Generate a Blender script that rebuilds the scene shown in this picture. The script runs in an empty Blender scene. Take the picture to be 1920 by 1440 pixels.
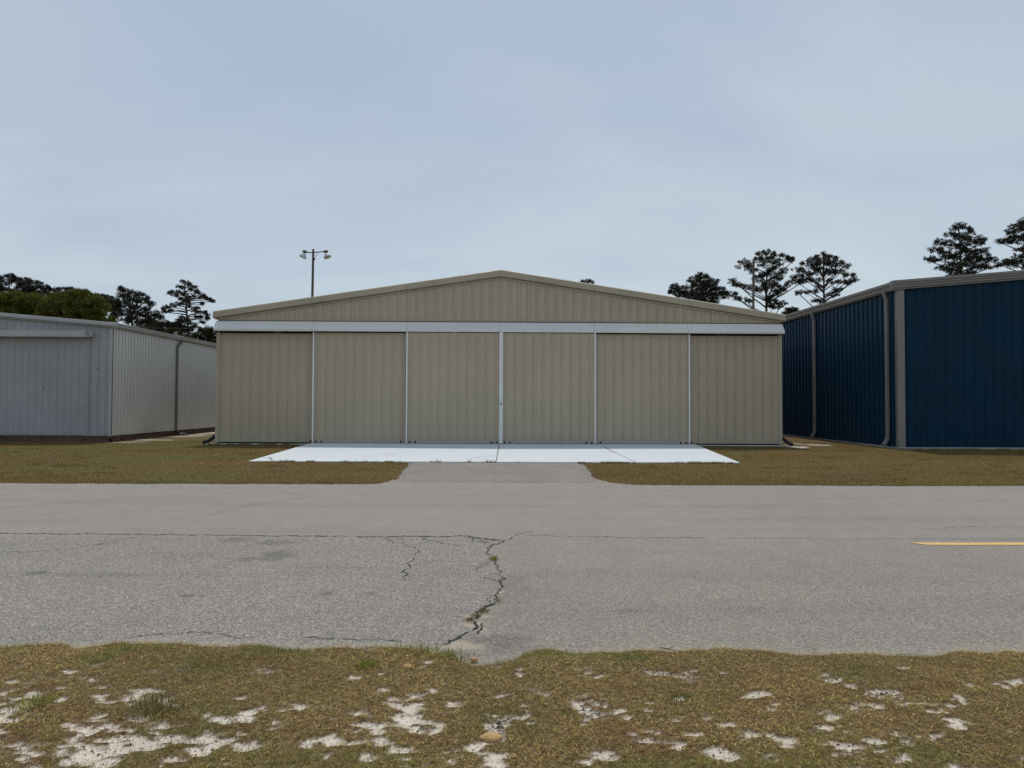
import bpy, bmesh, math, random
import numpy as np
from mathutils import Vector, Matrix

R = math.radians
scene = bpy.context.scene
COL = scene.collection

# ------------------------------------------------------------------ camera
F_PX = 1331.0                      # focal length in pixels of the 1920 px wide photograph
CAM_H = 1.40
YAW, PITCH, ROLL = R(-0.77), R(1.51), R(0.24)
f0 = Vector((-math.sin(YAW) * math.cos(PITCH), math.cos(YAW) * math.cos(PITCH), math.sin(PITCH)))
r0 = Vector((math.cos(YAW), math.sin(YAW), 0))
u0 = r0.cross(f0)
CR = r0 * math.cos(ROLL) + u0 * math.sin(ROLL)
CU = u0 * math.cos(ROLL) - r0 * math.sin(ROLL)
CF = f0
CP = Vector((0, 0, CAM_H))
cam_d = bpy.data.cameras.new('camera')
cam_d.sensor_fit = 'HORIZONTAL'
cam_d.sensor_width = 36.0
cam_d.lens = F_PX / 1920 * 36.0
cam_d.clip_start = 0.05
cam_d.clip_end = 3000
cam = bpy.data.objects.new('camera', cam_d)
COL.objects.link(cam)
M4 = Matrix.Identity(4)
for i in range(3):
    M4[i][0], M4[i][1], M4[i][2], M4[i][3] = CR[i], CU[i], -CF[i], CP[i]
cam.matrix_world = M4
scene.camera = cam

def ray(px, py):
    return CF + CR * ((px - 960) / F_PX) - CU * ((py - 720) / F_PX)
def at(px, py, Y):
    d = ray(px, py)
    return CP + d * (Y / d.y)
def gnd(px, py, z=0.0):
    d = ray(px, py)
    return CP + d * ((z - CAM_H) / d.z)

# ------------------------------------------------------------------ world, sun, exposure
SUN_EL = 66.0
world = bpy.data.worlds.new('World')
scene.world = world
world.use_nodes = True
wn, wl = world.node_tree.nodes, world.node_tree.links
wn.clear()
def WN(t, **k):
    n = wn.new(t)
    for a, b in k.items():
        setattr(n, a, b)
    return n
sky = WN('ShaderNodeTexSky', sky_type='NISHITA', sun_disc=False)
sky.sun_elevation = R(SUN_EL)
sky.sun_rotation = 0.0
sky.air_density = 1.0; sky.dust_density = 1.5; sky.ozone_density = 2.0
bg1 = WN('ShaderNodeBackground'); bg1.inputs[1].default_value = 0.075
wl.new(sky.outputs[0], bg1.inputs[0])
tc = WN('ShaderNodeTexCoord')
sep = WN('ShaderNodeSeparateXYZ'); wl.new(tc.outputs['Generated'], sep.inputs[0])
def WM(op, a, b=None):
    n = WN('ShaderNodeMath', operation=op)
    for i, v in enumerate((a, b)):
        if v is None: continue
        if isinstance(v, (int, float)): n.inputs[i].default_value = v
        else: wl.new(v, n.inputs[i])
    return n.outputs[0]
zz = WM('ADD', WM('MAXIMUM', sep.outputs[2], 0.0), 0.22)
comb = WN('ShaderNodeCombineXYZ')
wl.new(WM('DIVIDE', sep.outputs[0], zz), comb.inputs[0])
wl.new(WM('DIVIDE', sep.outputs[1], zz), comb.inputs[1])
mp = WN('ShaderNodeMapping'); mp.inputs['Scale'].default_value = (0.75, 1.25, 1); mp.inputs['Rotation'].default_value = (0, 0, 0.5)
wl.new(comb.outputs[0], mp.inputs[0])
n1 = WN('ShaderNodeTexNoise'); n1.inputs['Scale'].default_value = 1.1; n1.inputs['Detail'].default_value = 9; n1.inputs['Roughness'].default_value = 0.5; n1.inputs['Distortion'].default_value = 0.6
wl.new(mp.outputs[0], n1.inputs['Vector'])
rp = WN('ShaderNodeValToRGB')
rp.color_ramp.elements[0].position = 0.30; rp.color_ramp.elements[0].color = (0.472, 0.565, 0.690, 1)
rp.color_ramp.elements[1].position = 0.72; rp.color_ramp.elements[1].color = (0.635, 0.725, 0.780, 1)
hz = WM('MULTIPLY', WM('SUBTRACT', 0.42, sep.outputs[2]), 0.75)
rt = WM('MULTIPLY', sep.outputs[0], 0.10)
wl.new(WM('ADD', WM('ADD', WM('MULTIPLY', n1.outputs[0], 0.85), -0.02), WM('ADD', hz, rt)), rp.inputs[0])
bg2 = WN('ShaderNodeBackground'); bg2.inputs[1].default_value = 1.0
wl.new(rp.outputs[0], bg2.inputs[0])
mx = WN('ShaderNodeMixShader'); mx.inputs[0].default_value = 0.78
wl.new(bg1.outputs[0], mx.inputs[1]); wl.new(bg2.outputs[0], mx.inputs[2])
wo = WN('ShaderNodeOutputWorld'); wl.new(mx.outputs[0], wo.inputs[0])

sun_d = bpy.data.lights.new('sun', 'SUN')
sun_d.energy = 2.25; sun_d.angle = R(0.7); sun_d.color = (1.0, 0.94, 0.86)
sun = bpy.data.objects.new('sun', sun_d)
COL.objects.link(sun)
sun.rotation_euler = Vector((0, -math.cos(R(SUN_EL)), -math.sin(R(SUN_EL)))).to_track_quat('-Z', 'Y').to_euler()
sun.location = (0, 40, 60)

vs = scene.view_settings
vs.view_transform = 'Standard'
vs.look = 'None'
vs.exposure = 0.0
vs.gamma = 1.0
vs.use_curve_mapping = False
scene.cycles.use_denoising = True
scene.cycles.max_bounces = 6
scene.cycles.transparent_max_bounces = 6

# ------------------------------------------------------------------ helpers
def tag(o, label=None, cat=None, group=None, kind=None):
    if label: o['label'] = label
    if cat: o['category'] = cat
    if group: o['group'] = group
    if kind: o['kind'] = kind
    return o
def empty(name, loc, label, cat, group=None):
    o = bpy.data.objects.new(name, None)
    o.empty_display_size = 0.3
    COL.objects.link(o)
    o.location = loc
    bpy.context.view_layer.update()
    return tag(o, label, cat, group)
def put(name, me, mat=None, parent=None, bevel=0):
    o = bpy.data.objects.new(name, me)
    COL.objects.link(o)
    if mat and not me.materials: me.materials.append(mat)
    if parent:
        o.parent = parent
        base = Vector((0, 0, 0)); p = parent
        while p: base += p.location; p = p.parent
        o.location = -base          # meshes are written in world coordinates
    if bevel:
        b = o.modifiers.new('bevel', 'BEVEL'); b.width = bevel; b.segments = 2; b.limit_method = 'ANGLE'
    return o
def mesh_of(bm, name, smooth=False):
    me = bpy.data.meshes.new(name)
    bmesh.ops.recalc_face_normals(bm, faces=bm.faces)
    if smooth:
        for f in bm.faces: f.smooth = True
    bm.to_mesh(me); bm.free()
    return me
def box(bm, x0, x1, y0, y1, z0, z1):
    v = [bm.verts.new(p) for p in ((x0,y0,z0),(x1,y0,z0),(x1,y1,z0),(x0,y1,z0),(x0,y0,z1),(x1,y0,z1),(x1,y1,z1),(x0,y1,z1))]
    for q in ((0,3,2,1),(4,5,6,7),(0,1,5,4),(1,2,6,5),(2,3,7,6),(3,0,4,7)):
        bm.faces.new([v[i] for i in q])
def prism_y(bm, poly, y0, y1):          # polygon in XZ pushed along Y
    a = [bm.verts.new((x, y0, z)) for x, z in poly]
    b = [bm.verts.new((x, y1, z)) for x, z in poly]
    bm.faces.new(a); bm.faces.new(b[::-1])
    n = len(poly)
    for i in range(n):
        j = (i + 1) % n
        bm.faces.new((a[i], b[i], b[j], a[j]))
def prism_x(bm, poly, x0, x1, x0b=None, x1b=None):   # polygon in YZ pushed along X
    a = [bm.verts.new((x0, y, z)) for y, z in poly]
    b = [bm.verts.new((x1, y, z)) for y, z in poly]
    bm.faces.new(a); bm.faces.new(b[::-1])
    n = len(poly)
    for i in range(n):
        j = (i + 1) % n
        bm.faces.new((a[i], b[i], b[j], a[j]))
def tube(bm, pts, radii, n=8, flat=1.0, caps=True):
    pts = [Vector(p) for p in pts]
    if isinstance(radii, (int, float)): radii = [radii] * len(pts)
    rings = []
    ref = None
    for i, p in enumerate(pts):
        t = (pts[min(i + 1, len(pts) - 1)] - pts[max(i - 1, 0)])
        if t.length < 1e-6: t = Vector((0, 0, 1))
        t.normalize()
        if ref is None:
            ref = Vector((1, 0, 0)) if abs(t.x) < 0.9 else Vector((0, 1, 0))
        a = (ref - t * ref.dot(t)).normalized(); b = t.cross(a); ref = a
        off = math.pi / n if n == 4 else 0
        rings.append([bm.verts.new(p + (a * math.cos(off + 2 * math.pi * k / n) + b * math.sin(off + 2 * math.pi * k / n) * flat) * radii[i]) for k in range(n)])
    for i in range(len(rings) - 1):
        for k in range(n):
            bm.faces.new((rings[i][k], rings[i][(k + 1) % n], rings[i + 1][(k + 1) % n], rings[i + 1][k]))
    if caps:
        bm.faces.new(rings[0][::-1]); bm.faces.new(rings[-1])
def lathe(bm, prof, mat4, n=16):
    rings = [[bm.verts.new(mat4 @ Vector((r * math.cos(2*math.pi*k/n), r * math.sin(2*math.pi*k/n), z))) for k in range(n)] for r, z in prof]
    for i in range(len(rings) - 1):
        for k in range(n):
            bm.faces.new((rings[i][k], rings[i][(k+1) % n], rings[i+1][(k+1) % n], rings[i+1][k]))
def rib_profile(a0, a1, sp, h, phase=0.0, half=0.045, top=0.02, minor=True, lap=0.0):
    pts = [(a0, 0.0)]
    k = math.floor((a0 - phase) / sp)
    while phase + k * sp < a1 + sp:
        c = phase + k * sp
        ev = [(c - half, 0), (c - half + 0.002, -lap), (c - top - 0.003, -lap), (c - top, h), (c + top, h), (c + half, 0)] if lap else [(c - half, 0), (c - top, h), (c + top, h), (c + half, 0)]
        if minor:
            for m in (1/3, 2/3):
                cm = c + sp * m
                ev += [(cm - 0.022, 0), (cm - 0.012, 0.005), (cm + 0.012, 0.005), (cm + 0.022, 0)]
        for e in ev:
            if a0 + 1e-4 < e[0] < a1 - 1e-4: pts.append(e)
        k += 1
    pts.append((a1, 0.0))
    return pts
def sheet(bm, org, u, nrm, prof, zb, zt):          # a ribbed metal sheet standing on org; u along, nrm outward
    org, u, nrm = Vector(org), Vector(u), Vector(nrm)
    fb = zb if callable(zb) else (lambda a: zb)
    ft = zt if callable(zt) else (lambda a: zt)
    rows = []
    for a, o in prof:
        p = org + u * a + nrm * o
        rows.append((bm.verts.new((p.x, p.y, fb(a))), bm.verts.new((p.x, p.y, ft(a)))))
    for i in range(len(rows) - 1):
        bm.faces.new((rows[i][0], rows[i+1][0], rows[i+1][1], rows[i][1]))

# numpy value noise
def _hash(ix, iy, s):
    v = np.sin(ix * 127.1 + iy * 311.7 + s * 74.7) * 43758.5453
    return v - np.floor(v)
def vnoise(x, y, s=0):
    ix, iy = np.floor(x), np.floor(y)
    fx, fy = x - ix, y - iy
    fx = fx * fx * (3 - 2 * fx); fy = fy * fy * (3 - 2 * fy)
    a = _hash(ix, iy, s); b = _hash(ix + 1, iy, s); c = _hash(ix, iy + 1, s); d = _hash(ix + 1, iy + 1, s)
    return (a * (1 - fx) + b * fx) * (1 - fy) + (c * (1 - fx) + d * fx) * fy
def fbm(x, y, s=0, o=4):
    t, w, tot = 0, 1.0, 0
    for i in range(o):
        t = t + w * vnoise(x * 2 ** i + 17.3 * i, y * 2 ** i - 9.1 * i, s + i); tot += w; w *= 0.5
    return t / tot
def smooth(a, b, x):
    t = np.clip((x - a) / (b - a), 0, 1)
    return t * t * (3 - 2 * t)

# ------------------------------------------------------------------ materials
class NT:
    def __init__(s, name):
        s.m = bpy.data.materials.new(name); s.m.use_nodes = True
        s.n, s.l = s.m.node_tree.nodes, s.m.node_tree.links
        s.b = s.n['Principled BSDF']
        s.tc = s.n.new('ShaderNodeTexCoord')
    def node(s, t, **k):
        n = s.n.new(t)
        for a, b in k.items(): setattr(n, a, b)
        return n
    def link(s, a, b): s.l.new(a, b)
    def mapping(s, scale, src=None):
        m = s.node('ShaderNodeMapping'); m.inputs['Scale'].default_value = scale
        s.link(src or s.tc.outputs['Object'], m.inputs[0]); return m.outputs[0]
    def noise(s, scale, detail=4, rough=0.55, vec=None, dist=0.0):
        n = s.node('ShaderNodeTexNoise')
        n.inputs['Scale'].default_value = scale; n.inputs['Detail'].default_value = detail
        n.inputs['Roughness'].default_value = rough; n.inputs['Distortion'].default_value = dist
        s.link(vec or s.tc.outputs['Object'], n.inputs['Vector']); return n.outputs[0]
    def voro(s, scale, vec=None, out='Distance', feature='F1'):
        n = s.node('ShaderNodeTexVoronoi', feature=feature); n.inputs['Scale'].default_value = scale
        s.link(vec or s.tc.outputs['Object'], n.inputs['Vector']); return n.outputs[out]
    def ramp(s, fac, stops):
        r = s.node('ShaderNodeValToRGB'); e = r.color_ramp.elements
        while len(e) < len(stops): e.new(0.5)
        for i, (p, c) in enumerate(stops):
            e[i].position = p
            e[i].color = (c, c, c, 1) if isinstance(c, (int, float)) else (*c, 1)
        s.link(fac, r.inputs[0]); return r.outputs[0]
    def mix(s, fac, a, b, mode='MIX'):
        m = s.node('ShaderNodeMix', data_type='RGBA', blend_type=mode)
        for i, v in ((0, fac), (6, a), (7, b)):
            if isinstance(v, (int, float)): m.inputs[i].default_value = v
            elif isinstance(v, tuple): m.inputs[i].default_value = (*v, 1)
            else: s.link(v, m.inputs[i])
        return m.outputs[2]
    def math(s, op, a, b=0.0):
        m = s.node('ShaderNodeMath', operation=op)
        for i, v in enumerate((a, b)):
            if isinstance(v, (int, float)): m.inputs[i].default_value = v
            else: s.link(v, m.inputs[i])
        return m.outputs[0]
    def attr(s, name, out='Fac'):
        a = s.node('ShaderNodeAttribute', attribute_name=name); return a.outputs[out]
    def bump(s, h, strength=0.3, dist=0.01):
        b = s.node('ShaderNodeBump'); b.inputs['Strength'].default_value = strength; b.inputs['Distance'].default_value = dist
        s.link(h, b.inputs['Height']); s.link(b.outputs[0], s.b.inputs['Normal'])
    def col(s, c):
        if isinstance(c, tuple): s.b.inputs['Base Color'].default_value = (*c, 1)
        else: s.link(c, s.b.inputs['Base Color'])
    def rough(s, v):
        if isinstance(v, (int, float)): s.b.inputs['Roughness'].default_value = v
        else: s.link(v, s.b.inputs['Roughness'])

def painted_metal(name, c, rough=0.45, var=0.12, streak=0.10, dirt=(0.12, 0.09, 0.06), dirt_amt=0.25, spec=0.5, wave=0.25):
    t = NT(name)
    big = t.noise(0.7, 5)
    st = t.noise(1.0, 6, 0.6, t.mapping((7, 7, 0.25)))
    base = t.mix(t.ramp(big, [(0.3, 0.0), (0.7, 1.0)]), tuple(v * (1 - var) for v in c), tuple(min(1, v * (1 + var)) for v in c))
    base = t.mix(t.math('MULTIPLY', t.ramp(st, [(0.5, 0.0), (0.75, 1.0)]), streak * 2), base, tuple(v * 0.62 for v in c))
    # splash dirt and small rust freckles: wear that stays where it is
    fre = t.ramp(t.noise(9, 3, 0.5), [(0.70, 0.0), (0.76, 1.0)])
    low = t.node('ShaderNodeSeparateXYZ'); t.link(t.tc.outputs['Object'], low.inputs[0])
    spl = t.math('MULTIPLY', t.ramp(low.outputs[2], [(0.0, 1.0), (0.42, 0.0)]), t.ramp(t.noise(3.5, 6), [(0.35, 0.0), (0.7, 1.0)]))
    base = t.mix(t.math('MULTIPLY', spl, dirt_amt), base, dirt)
    base = t.mix(t.math('MULTIPLY', fre, dirt_amt * 0.35), base, dirt)
    t.col(base)
    t.rough(t.ramp(big, [(0.2, rough * 0.85), (0.8, min(1, rough * 1.25))]))
    t.b.inputs['Specular IOR Level'].default_value = spec
    t.bump(t.noise(1.3, 2, 0.4, t.mapping((3, 3, 0.9))), wave, 0.01)
    return t.m
def plain(name, c, rough=0.6, var=0.15, scale=6, bump=0.1, metal=0.0):
    t = NT(name)
    n = t.noise(scale, 5)
    t.col(t.mix(n, tuple(v * (1 - var) for v in c), tuple(min(1, v * (1 + var)) for v in c)))
    t.rough(rough); t.b.inputs['Metallic'].default_value = metal
    t.bump(t.noise(scale * 8, 3), bump, 0.01)
    return t.m

M_TAN = painted_metal('tan painted steel', (0.432, 0.362, 0.262), 0.50, var=0.05, streak=0.05, wave=0.12)
M_TAN_TRIM = painted_metal('tan trim', (0.40, 0.345, 0.245), 0.5, streak=0.15)
M_HOOD = painted_metal('white hood paint', (0.69, 0.675, 0.64), 0.45, var=0.04, streak=0.05, dirt_amt=0.1)
M_WHITE = painted_metal('white door trim', (0.82, 0.815, 0.80), 0.4, var=0.03, streak=0.03, dirt_amt=0.15)
M_RAIL = plain('door rail grey', (0.36, 0.35, 0.33), 0.5)
M_DARK = plain('dark rubber and shadow line', (0.008, 0.008, 0.008), 0.9)
M_BLUE = painted_metal('deep blue painted steel', (0.0012, 0.0275, 0.058), 0.40, var=0.10, streak=0.06, dirt=(0.04, 0.045, 0.05), dirt_amt=0.08, spec=0.12)
M_BTRIM = painted_metal('grey brown trim', (0.225, 0.208, 0.19), 0.5, streak=0.08)
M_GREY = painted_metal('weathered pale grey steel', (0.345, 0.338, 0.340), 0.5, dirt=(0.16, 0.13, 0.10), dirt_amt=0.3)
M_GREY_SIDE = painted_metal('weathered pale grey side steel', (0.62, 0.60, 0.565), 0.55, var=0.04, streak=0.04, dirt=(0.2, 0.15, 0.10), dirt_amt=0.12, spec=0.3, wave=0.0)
M_GTRIM = painted_metal('grey trim', (0.42, 0.42, 0.41), 0.5)
M_ROOF = painted_metal('pale roof steel', (0.55, 0.55, 0.54), 0.45)
M_WOOD = plain('weathered pole wood', (0.085, 0.072, 0.055), 0.85, 0.35, 5, 0.5)
M_LAMP = plain('dull aluminium', (0.50, 0.51, 0.51), 0.5, 0.1, metal=0.0)
M_LENS = plain('lamp glass', (0.5, 0.5, 0.48), 0.2)
M_BARK = plain('pine bark', (0.055, 0.042, 0.034), 0.9, 0.4, 3, 0.6)
M_CLAY = plain('orange clay', (0.52, 0.33, 0.14), 0.9, 0.25, 25, 0.7)
M_FOUND = plain('crumbled footing', (0.085, 0.048, 0.032), 0.95, 0.6, 4, 0.9)
M_PLANK = plain('dark plank', (0.03, 0.025, 0.02), 0.8, 0.3, 8, 0.3)
M_WIRE = plain('wire', (0.02, 0.02, 0.02), 0.5)

def foliage(name, c, var=0.35, trans=0.25):
    t = NT(name)
    a = t.attr('shade', 'Color')
    base = t.mix(1.0, a, c, 'MULTIPLY')
    t.col(base); t.rough(0.6); t.b.inputs['Specular IOR Level'].default_value = 0.25
    tr = t.node('ShaderNodeBsdfTranslucent'); t.link(base, tr.inputs[0])
    mx = t.node('ShaderNodeMixShader'); mx.inputs[0].default_value = trans
    out = t.n['Material Output']
    t.link(t.b.outputs[0], mx.inputs[1]); t.link(tr.outputs[0], mx.inputs[2]); t.link(mx.outputs[0], out.inputs[0])
    return t.m
M_NEEDLE = foliage('pine needles', (0.022, 0.024, 0.013), trans=0.10)
M_LEAF = foliage('spring leaves', (0.092, 0.096, 0.014), trans=0.32)
M_GRASS = foliage('grass blades', (1, 1, 1), trans=0.22)

def asphalt():
    t = NT('old asphalt')
    co = t.attr('coarse'); st = t.attr('stain'); sd = t.attr('sand'); far = t.attr('far')
    v1 = t.voro(145, out='Color'); v2 = t.voro(120, out='Color'); nf = t.noise(210, 2, 0.6)
    hs1 = t.node('ShaderNodeSeparateColor'); t.link(v1, hs1.inputs[0])
    hs2 = t.node('ShaderNodeSeparateColor'); t.link(v2, hs2.inputs[0])
    big = t.noise(0.35, 5); mid = t.noise(2.2, 5, 0.6)
    tire = t.noise(1.0, 4, 0.5, t.mapping((0.12, 1.6, 1)))
    c_f = t.ramp(hs2.outputs[0], [(0.0, (0.143, 0.128, 0.106)), (0.25, (0.217, 0.196, 0.164)), (0.7, (0.281, 0.255, 0.214)), (0.93, (0.350, 0.318, 0.268)), (1.0, (0.488, 0.449, 0.381))])
    c_c = t.ramp(hs1.outputs[0], [(0.0, (0.116, 0.106, 0.091)), (0.35, (0.204, 0.187, 0.163)), (0.75, (0.303, 0.278, 0.240)), (1.0, (0.550, 0.500, 0.428))])
    c_l = t.ramp(t.math('ADD', t.math('MULTIPLY', hs2.outputs[0], 0.5), t.math('MULTIPLY', t.noise(28, 4, 0.7), 0.5)), [(0.1, (0.210, 0.186, 0.160)), (0.5, (0.292, 0.260, 0.225)), (0.9, (0.379, 0.339, 0.294))])
    c = t.mix(co, c_f, c_c)
    c = t.mix(far, c, c_l)
    c = t.mix(0.5, c, t.ramp(nf, [(0.3, 0.55), (0.7, 1.35)]), 'MULTIPLY')
    c = t.mix(t.ramp(big, [(0.35, 0.0), (0.7, 0.4)]), c, t.mix(1.0, c, (0.80, 0.80, 0.81), 'MULTIPLY'))
    c = t.mix(t.ramp(mid, [(0.45, 0.0), (0.75, 0.6)]), c, t.mix(1.0, c, (0.84, 0.84, 0.85), 'MULTIPLY'))
    c = t.mix(t.ramp(tire, [(0.5, 0.0), (0.72, 0.55)]), c, t.mix(1.0, c, (0.82, 0.82, 0.83), 'MULTIPLY'))
    c = t.mix(st, c, t.mix(1.0, c, (0.42, 0.42, 0.44), 'MULTIPLY'))
    gr = t.noise(120, 3, 0.6)
    c = t.mix(t.math('MULTIPLY', sd, t.ramp(gr, [(0.35, 0.4), (0.55, 1.0)])), c, (0.46, 0.385, 0.29))
    t.col(c); t.rough(0.88); t.b.inputs['Specular IOR Level'].default_value = 0.3
    t.bump(t.math('ADD', t.math('MULTIPLY', hs1.outputs[0], 0.6), nf), 0.55, 0.004)
    return t.m
M_ASPH = asphalt()
def drive_mat():
    t = NT('driveway asphalt')
    v1 = t.voro(75, out='Color'); h = t.node('ShaderNodeSeparateColor'); t.link(v1, h.inputs[0])
    c = t.ramp(h.outputs[0], [(0.0, (0.135, 0.120, 0.102)), (0.5, (0.221, 0.200, 0.173)), (1.0, (0.360, 0.332, 0.288))])
    c = t.mix(t.ramp(t.noise(1.1, 5), [(0.35, 0.0), (0.7, 0.8)]), c, t.mix(1.0, c, (0.78, 0.78, 0.79), 'MULTIPLY'))
    t.col(c); t.rough(0.9); t.bump(h.outputs[0], 0.5, 0.006)
    return t.m
M_DRIVE = drive_mat()
def concrete():
    t = NT('fresh white concrete')
    n = t.noise(0.8, 6); br = t.noise(1.0, 5, 0.6, t.mapping((0.5, 9, 1)))
    c = t.mix(n, (0.55, 0.59, 0.605), (0.64, 0.675, 0.69))
    c = t.mix(t.ramp(br, [(0.45, 0.0), (0.8, 0.45)]), c, (0.49, 0.525, 0.54))
    c = t.mix(t.ramp(t.noise(5, 4), [(0.66, 0.0), (0.75, 0.35)]), c, (0.42, 0.42, 0.41))
    c = t.mix(t.ramp(t.noise(0.55, 5, 0.65, t.mapping((1.0, 0.35, 1))), [(0.55, 0.0), (0.72, 0.30)]), c, (0.40, 0.41, 0.41))
    t.col(c); t.rough(0.85); t.bump(t.noise(60, 3), 0.15, 0.003)
    return t.m
M_CONC = concrete()
M_SILL = plain('sill concrete', (0.50, 0.48, 0.44), 0.9, 0.2, 4, 0.3)
M_CRACK = plain('crack dirt', (0.028, 0.025, 0.022), 0.95, 0.4, 30, 0.2)
M_CRACK2 = plain('fine crack', (0.060, 0.056, 0.052), 0.95, 0.3, 30, 0.2)
M_YEL = None
def yellow():
    t = NT('faded yellow paint')
    w = t.noise(22, 6, 0.7)
    c = t.mix(t.noise(3, 4), (0.62, 0.40, 0.125), (0.70, 0.47, 0.17))
    c = t.mix(t.ramp(w, [(0.55, 0.0), (0.64, 0.85)]), c, (0.25, 0.23, 0.21))
    t.col(c); t.rough(0.8); t.bump(t.noise(150, 2), 0.4, 0.003)
    return t.m
M_YEL = yellow()
def soil():
    t = NT('sandy soil with thatch')
    sd = t.attr('sand'); grey = t.attr('grey'); grn = t.attr('green')
    n = t.noise(45, 5, 0.65); n2 = t.noise(9, 4); n3 = t.noise(1.4, 5)
    th = t.ramp(n, [(0.3, (0.045, 0.028, 0.012)), (0.5, (0.115, 0.074, 0.030)), (0.72, (0.26, 0.18, 0.085))])
    th = t.mix(t.math('MULTIPLY', grn, 0.6), th, t.ramp(n, [(0.3, (0.05, 0.055, 0.015)), (0.7, (0.16, 0.155, 0.05))]))
    sa = t.ramp(n2, [(0.3, (0.57, 0.505, 0.415)), (0.7, (0.72, 0.65, 0.545))])
    sa = t.mix(t.ramp(t.noise(70, 3, 0.6), [(0.55, 0.0), (0.66, 0.7)]), sa, (0.30, 0.255, 0.21))
    chip = t.ramp(t.noise(60, 2, 0.5), [(0.50, 0.0), (0.56, 1.0)])
    sa = t.mix(t.math('MULTIPLY', grey, chip), sa, (0.085, 0.075, 0.066))
    fuzz = t.math('MULTIPLY', t.math('SUBTRACT', t.noise(85, 4, 0.7), 0.5), 1.5)
    c = t.mix(t.ramp(t.math('ADD', sd, fuzz), [(0.10, 0.0), (0.42, 1.0)]), th, t.ramp(n, [(0.3, (0.15, 0.118, 0.088)), (0.7, (0.36, 0.295, 0.225))]))
    c = t.mix(t.ramp(t.math('ADD', sd, fuzz), [(0.38, 0.0), (0.80, 1.0)]), c, sa)
    t.col(c); t.rough(0.95); t.b.inputs['Specular IOR Level'].default_value = 0.15
    t.bump(t.math('ADD', n, t.math('MULTIPLY', n2, 1.5)), 0.6, 0.012)
    return t.m
M_SOIL = soil()

# ------------------------------------------------------------------ grid mesh with attributes
def grid(name, xs, ys, zf, attrs, mat):
    X, Y = np.meshgrid(xs, ys)
    Z = zf(X, Y)
    nx, ny = len(xs), len(ys)
    co = np.stack([X, Y, Z], -1).reshape(-1, 3).astype(np.float32)
    i = np.arange(nx * ny).reshape(ny, nx)
    q = np.stack([i[:-1, :-1], i[:-1, 1:], i[1:, 1:], i[1:, :-1]], -1).reshape(-1, 4)
    me = raw_mesh(name, co, q)
    for k, fn in attrs.items():
        a = me.attributes.new(k, 'FLOAT', 'POINT')
        a.data.foreach_set('value', np.asarray(fn(X, Y), dtype=np.float32).reshape(-1))
    me.polygons.foreach_set('use_smooth', np.ones(len(q), dtype=bool))
    me.materials.append(mat)
    return me
def raw_mesh(name, co, faces, colors=None):
    me = bpy.data.meshes.new(name)
    k = faces.shape[1]
    me.vertices.add(len(co)); me.vertices.foreach_set('co', np.ascontiguousarray(co, dtype=np.float32).reshape(-1))
    me.loops.add(faces.size); me.loops.foreach_set('vertex_index', np.ascontiguousarray(faces, dtype=np.int32).reshape(-1))
    me.polygons.add(len(faces)); me.polygons.foreach_set('loop_start', np.arange(0, faces.size, k, dtype=np.int32))
    me.update(calc_edges=True)
    if colors is not None:
        a = me.color_attributes.new('shade', 'FLOAT_COLOR', 'POINT')
        c4 = np.ones((len(co), 4), dtype=np.float32); c4[:, :3] = colors
        a.data.foreach_set('color', c4.reshape(-1))
    return me
def spread(fine0, fine1, step, far0, far1):
    a = list(np.arange(fine0, fine1 + 1e-6, step))
    s, x = step, fine0
    lo = []
    while x > far0:
        s *= 1.5; x -= s; lo.append(x)
    s, x = step, a[-1]
    hi = []
    while x < far1:
        s *= 1.5; x += s; hi.append(x)
    return np.array(lo[::-1] + a + hi)

# ------------------------------------------------------------------ setting: ground, road, apron
ROAD_N, ROAD_F, JOINT = 4.10, 12.25, 7.48
big = bmesh.new()
ring = [big.verts.new(p) for p in ((-900, -300, -0.25), (900, -300, -0.25), (900, 1200, -0.25), (-900, 1200, -0.25))]
big.faces.new(ring)
me = mesh_of(big, 'ground')
g = put('ground', me, plain('far ground', (0.14, 0.11, 0.055), 0.95, 0.3, 0.5, 0.2)); tag(g, kind='structure')

def poly_x(pts, y):              # x of a polyline crack at given y, numpy
    p = sorted([(q.y, q.x) for q in pts])
    return np.interp(y, [a for a, b in p], [b for a, b in p])
def c3(*pp): return [gnd(660 + x / 4.8, 980 + y / 4.8) for x, y in pp]
def c7(*pp): return [gnd(x / 3.84, 960 + y / 3.84) for x, y in pp]
def c1(*pp): return [gnd(x / 2, 1140 + y / 2) for x, y in pp]
MAIN = c3((1360,155),(1250,195),(1230,240),(1245,290),(1275,330),(1310,370),(1330,420),(1340,470),(1320,505),(1345,545),(1350,575),(1335,600),(1310,660),(1315,700),(1250,725),(1190,755),(1130,800),(1060,860),(1090,950),(1000,990),(960,1020),(880,1045),(800,1085))

def near_edge(x):
    return ROAD_N + 0.11 * (fbm(x * 0.8, x * 0 + 3.1, 5, 4) - 0.5) + 0.16 * (fbm(x * 5, x * 0 + 8.1, 6, 3) - 0.5) \
        - 0.20 * np.exp(-((x + 0.10) / 0.22) ** 2) + 0.10 * smooth(-0.5, -2.5, x) - 0.03 * smooth(0.2, 2, x)
def far_edge(x):
    return ROAD_F + 0.10 * (fbm(x * 0.4, x * 0 + 1.7, 9, 3) - 0.5) + 0.09 * (fbm(x * 4, x * 0 + 5.5, 11, 3) - 0.5)
def road_z(x, y):
    return 0.010 * (fbm(x * 0.6, y * 0.6, 21, 3) - 0.5) - 0.012
def coarse(x, y):
    mx_ = poly_x(MAIN, y) + 0.02 * (vnoise(y * 40, x * 0, 3) - 0.5)
    return smooth(0.03, -0.03, x - mx_) * smooth(JOINT + 0.02, JOINT - 0.02, y)
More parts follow.
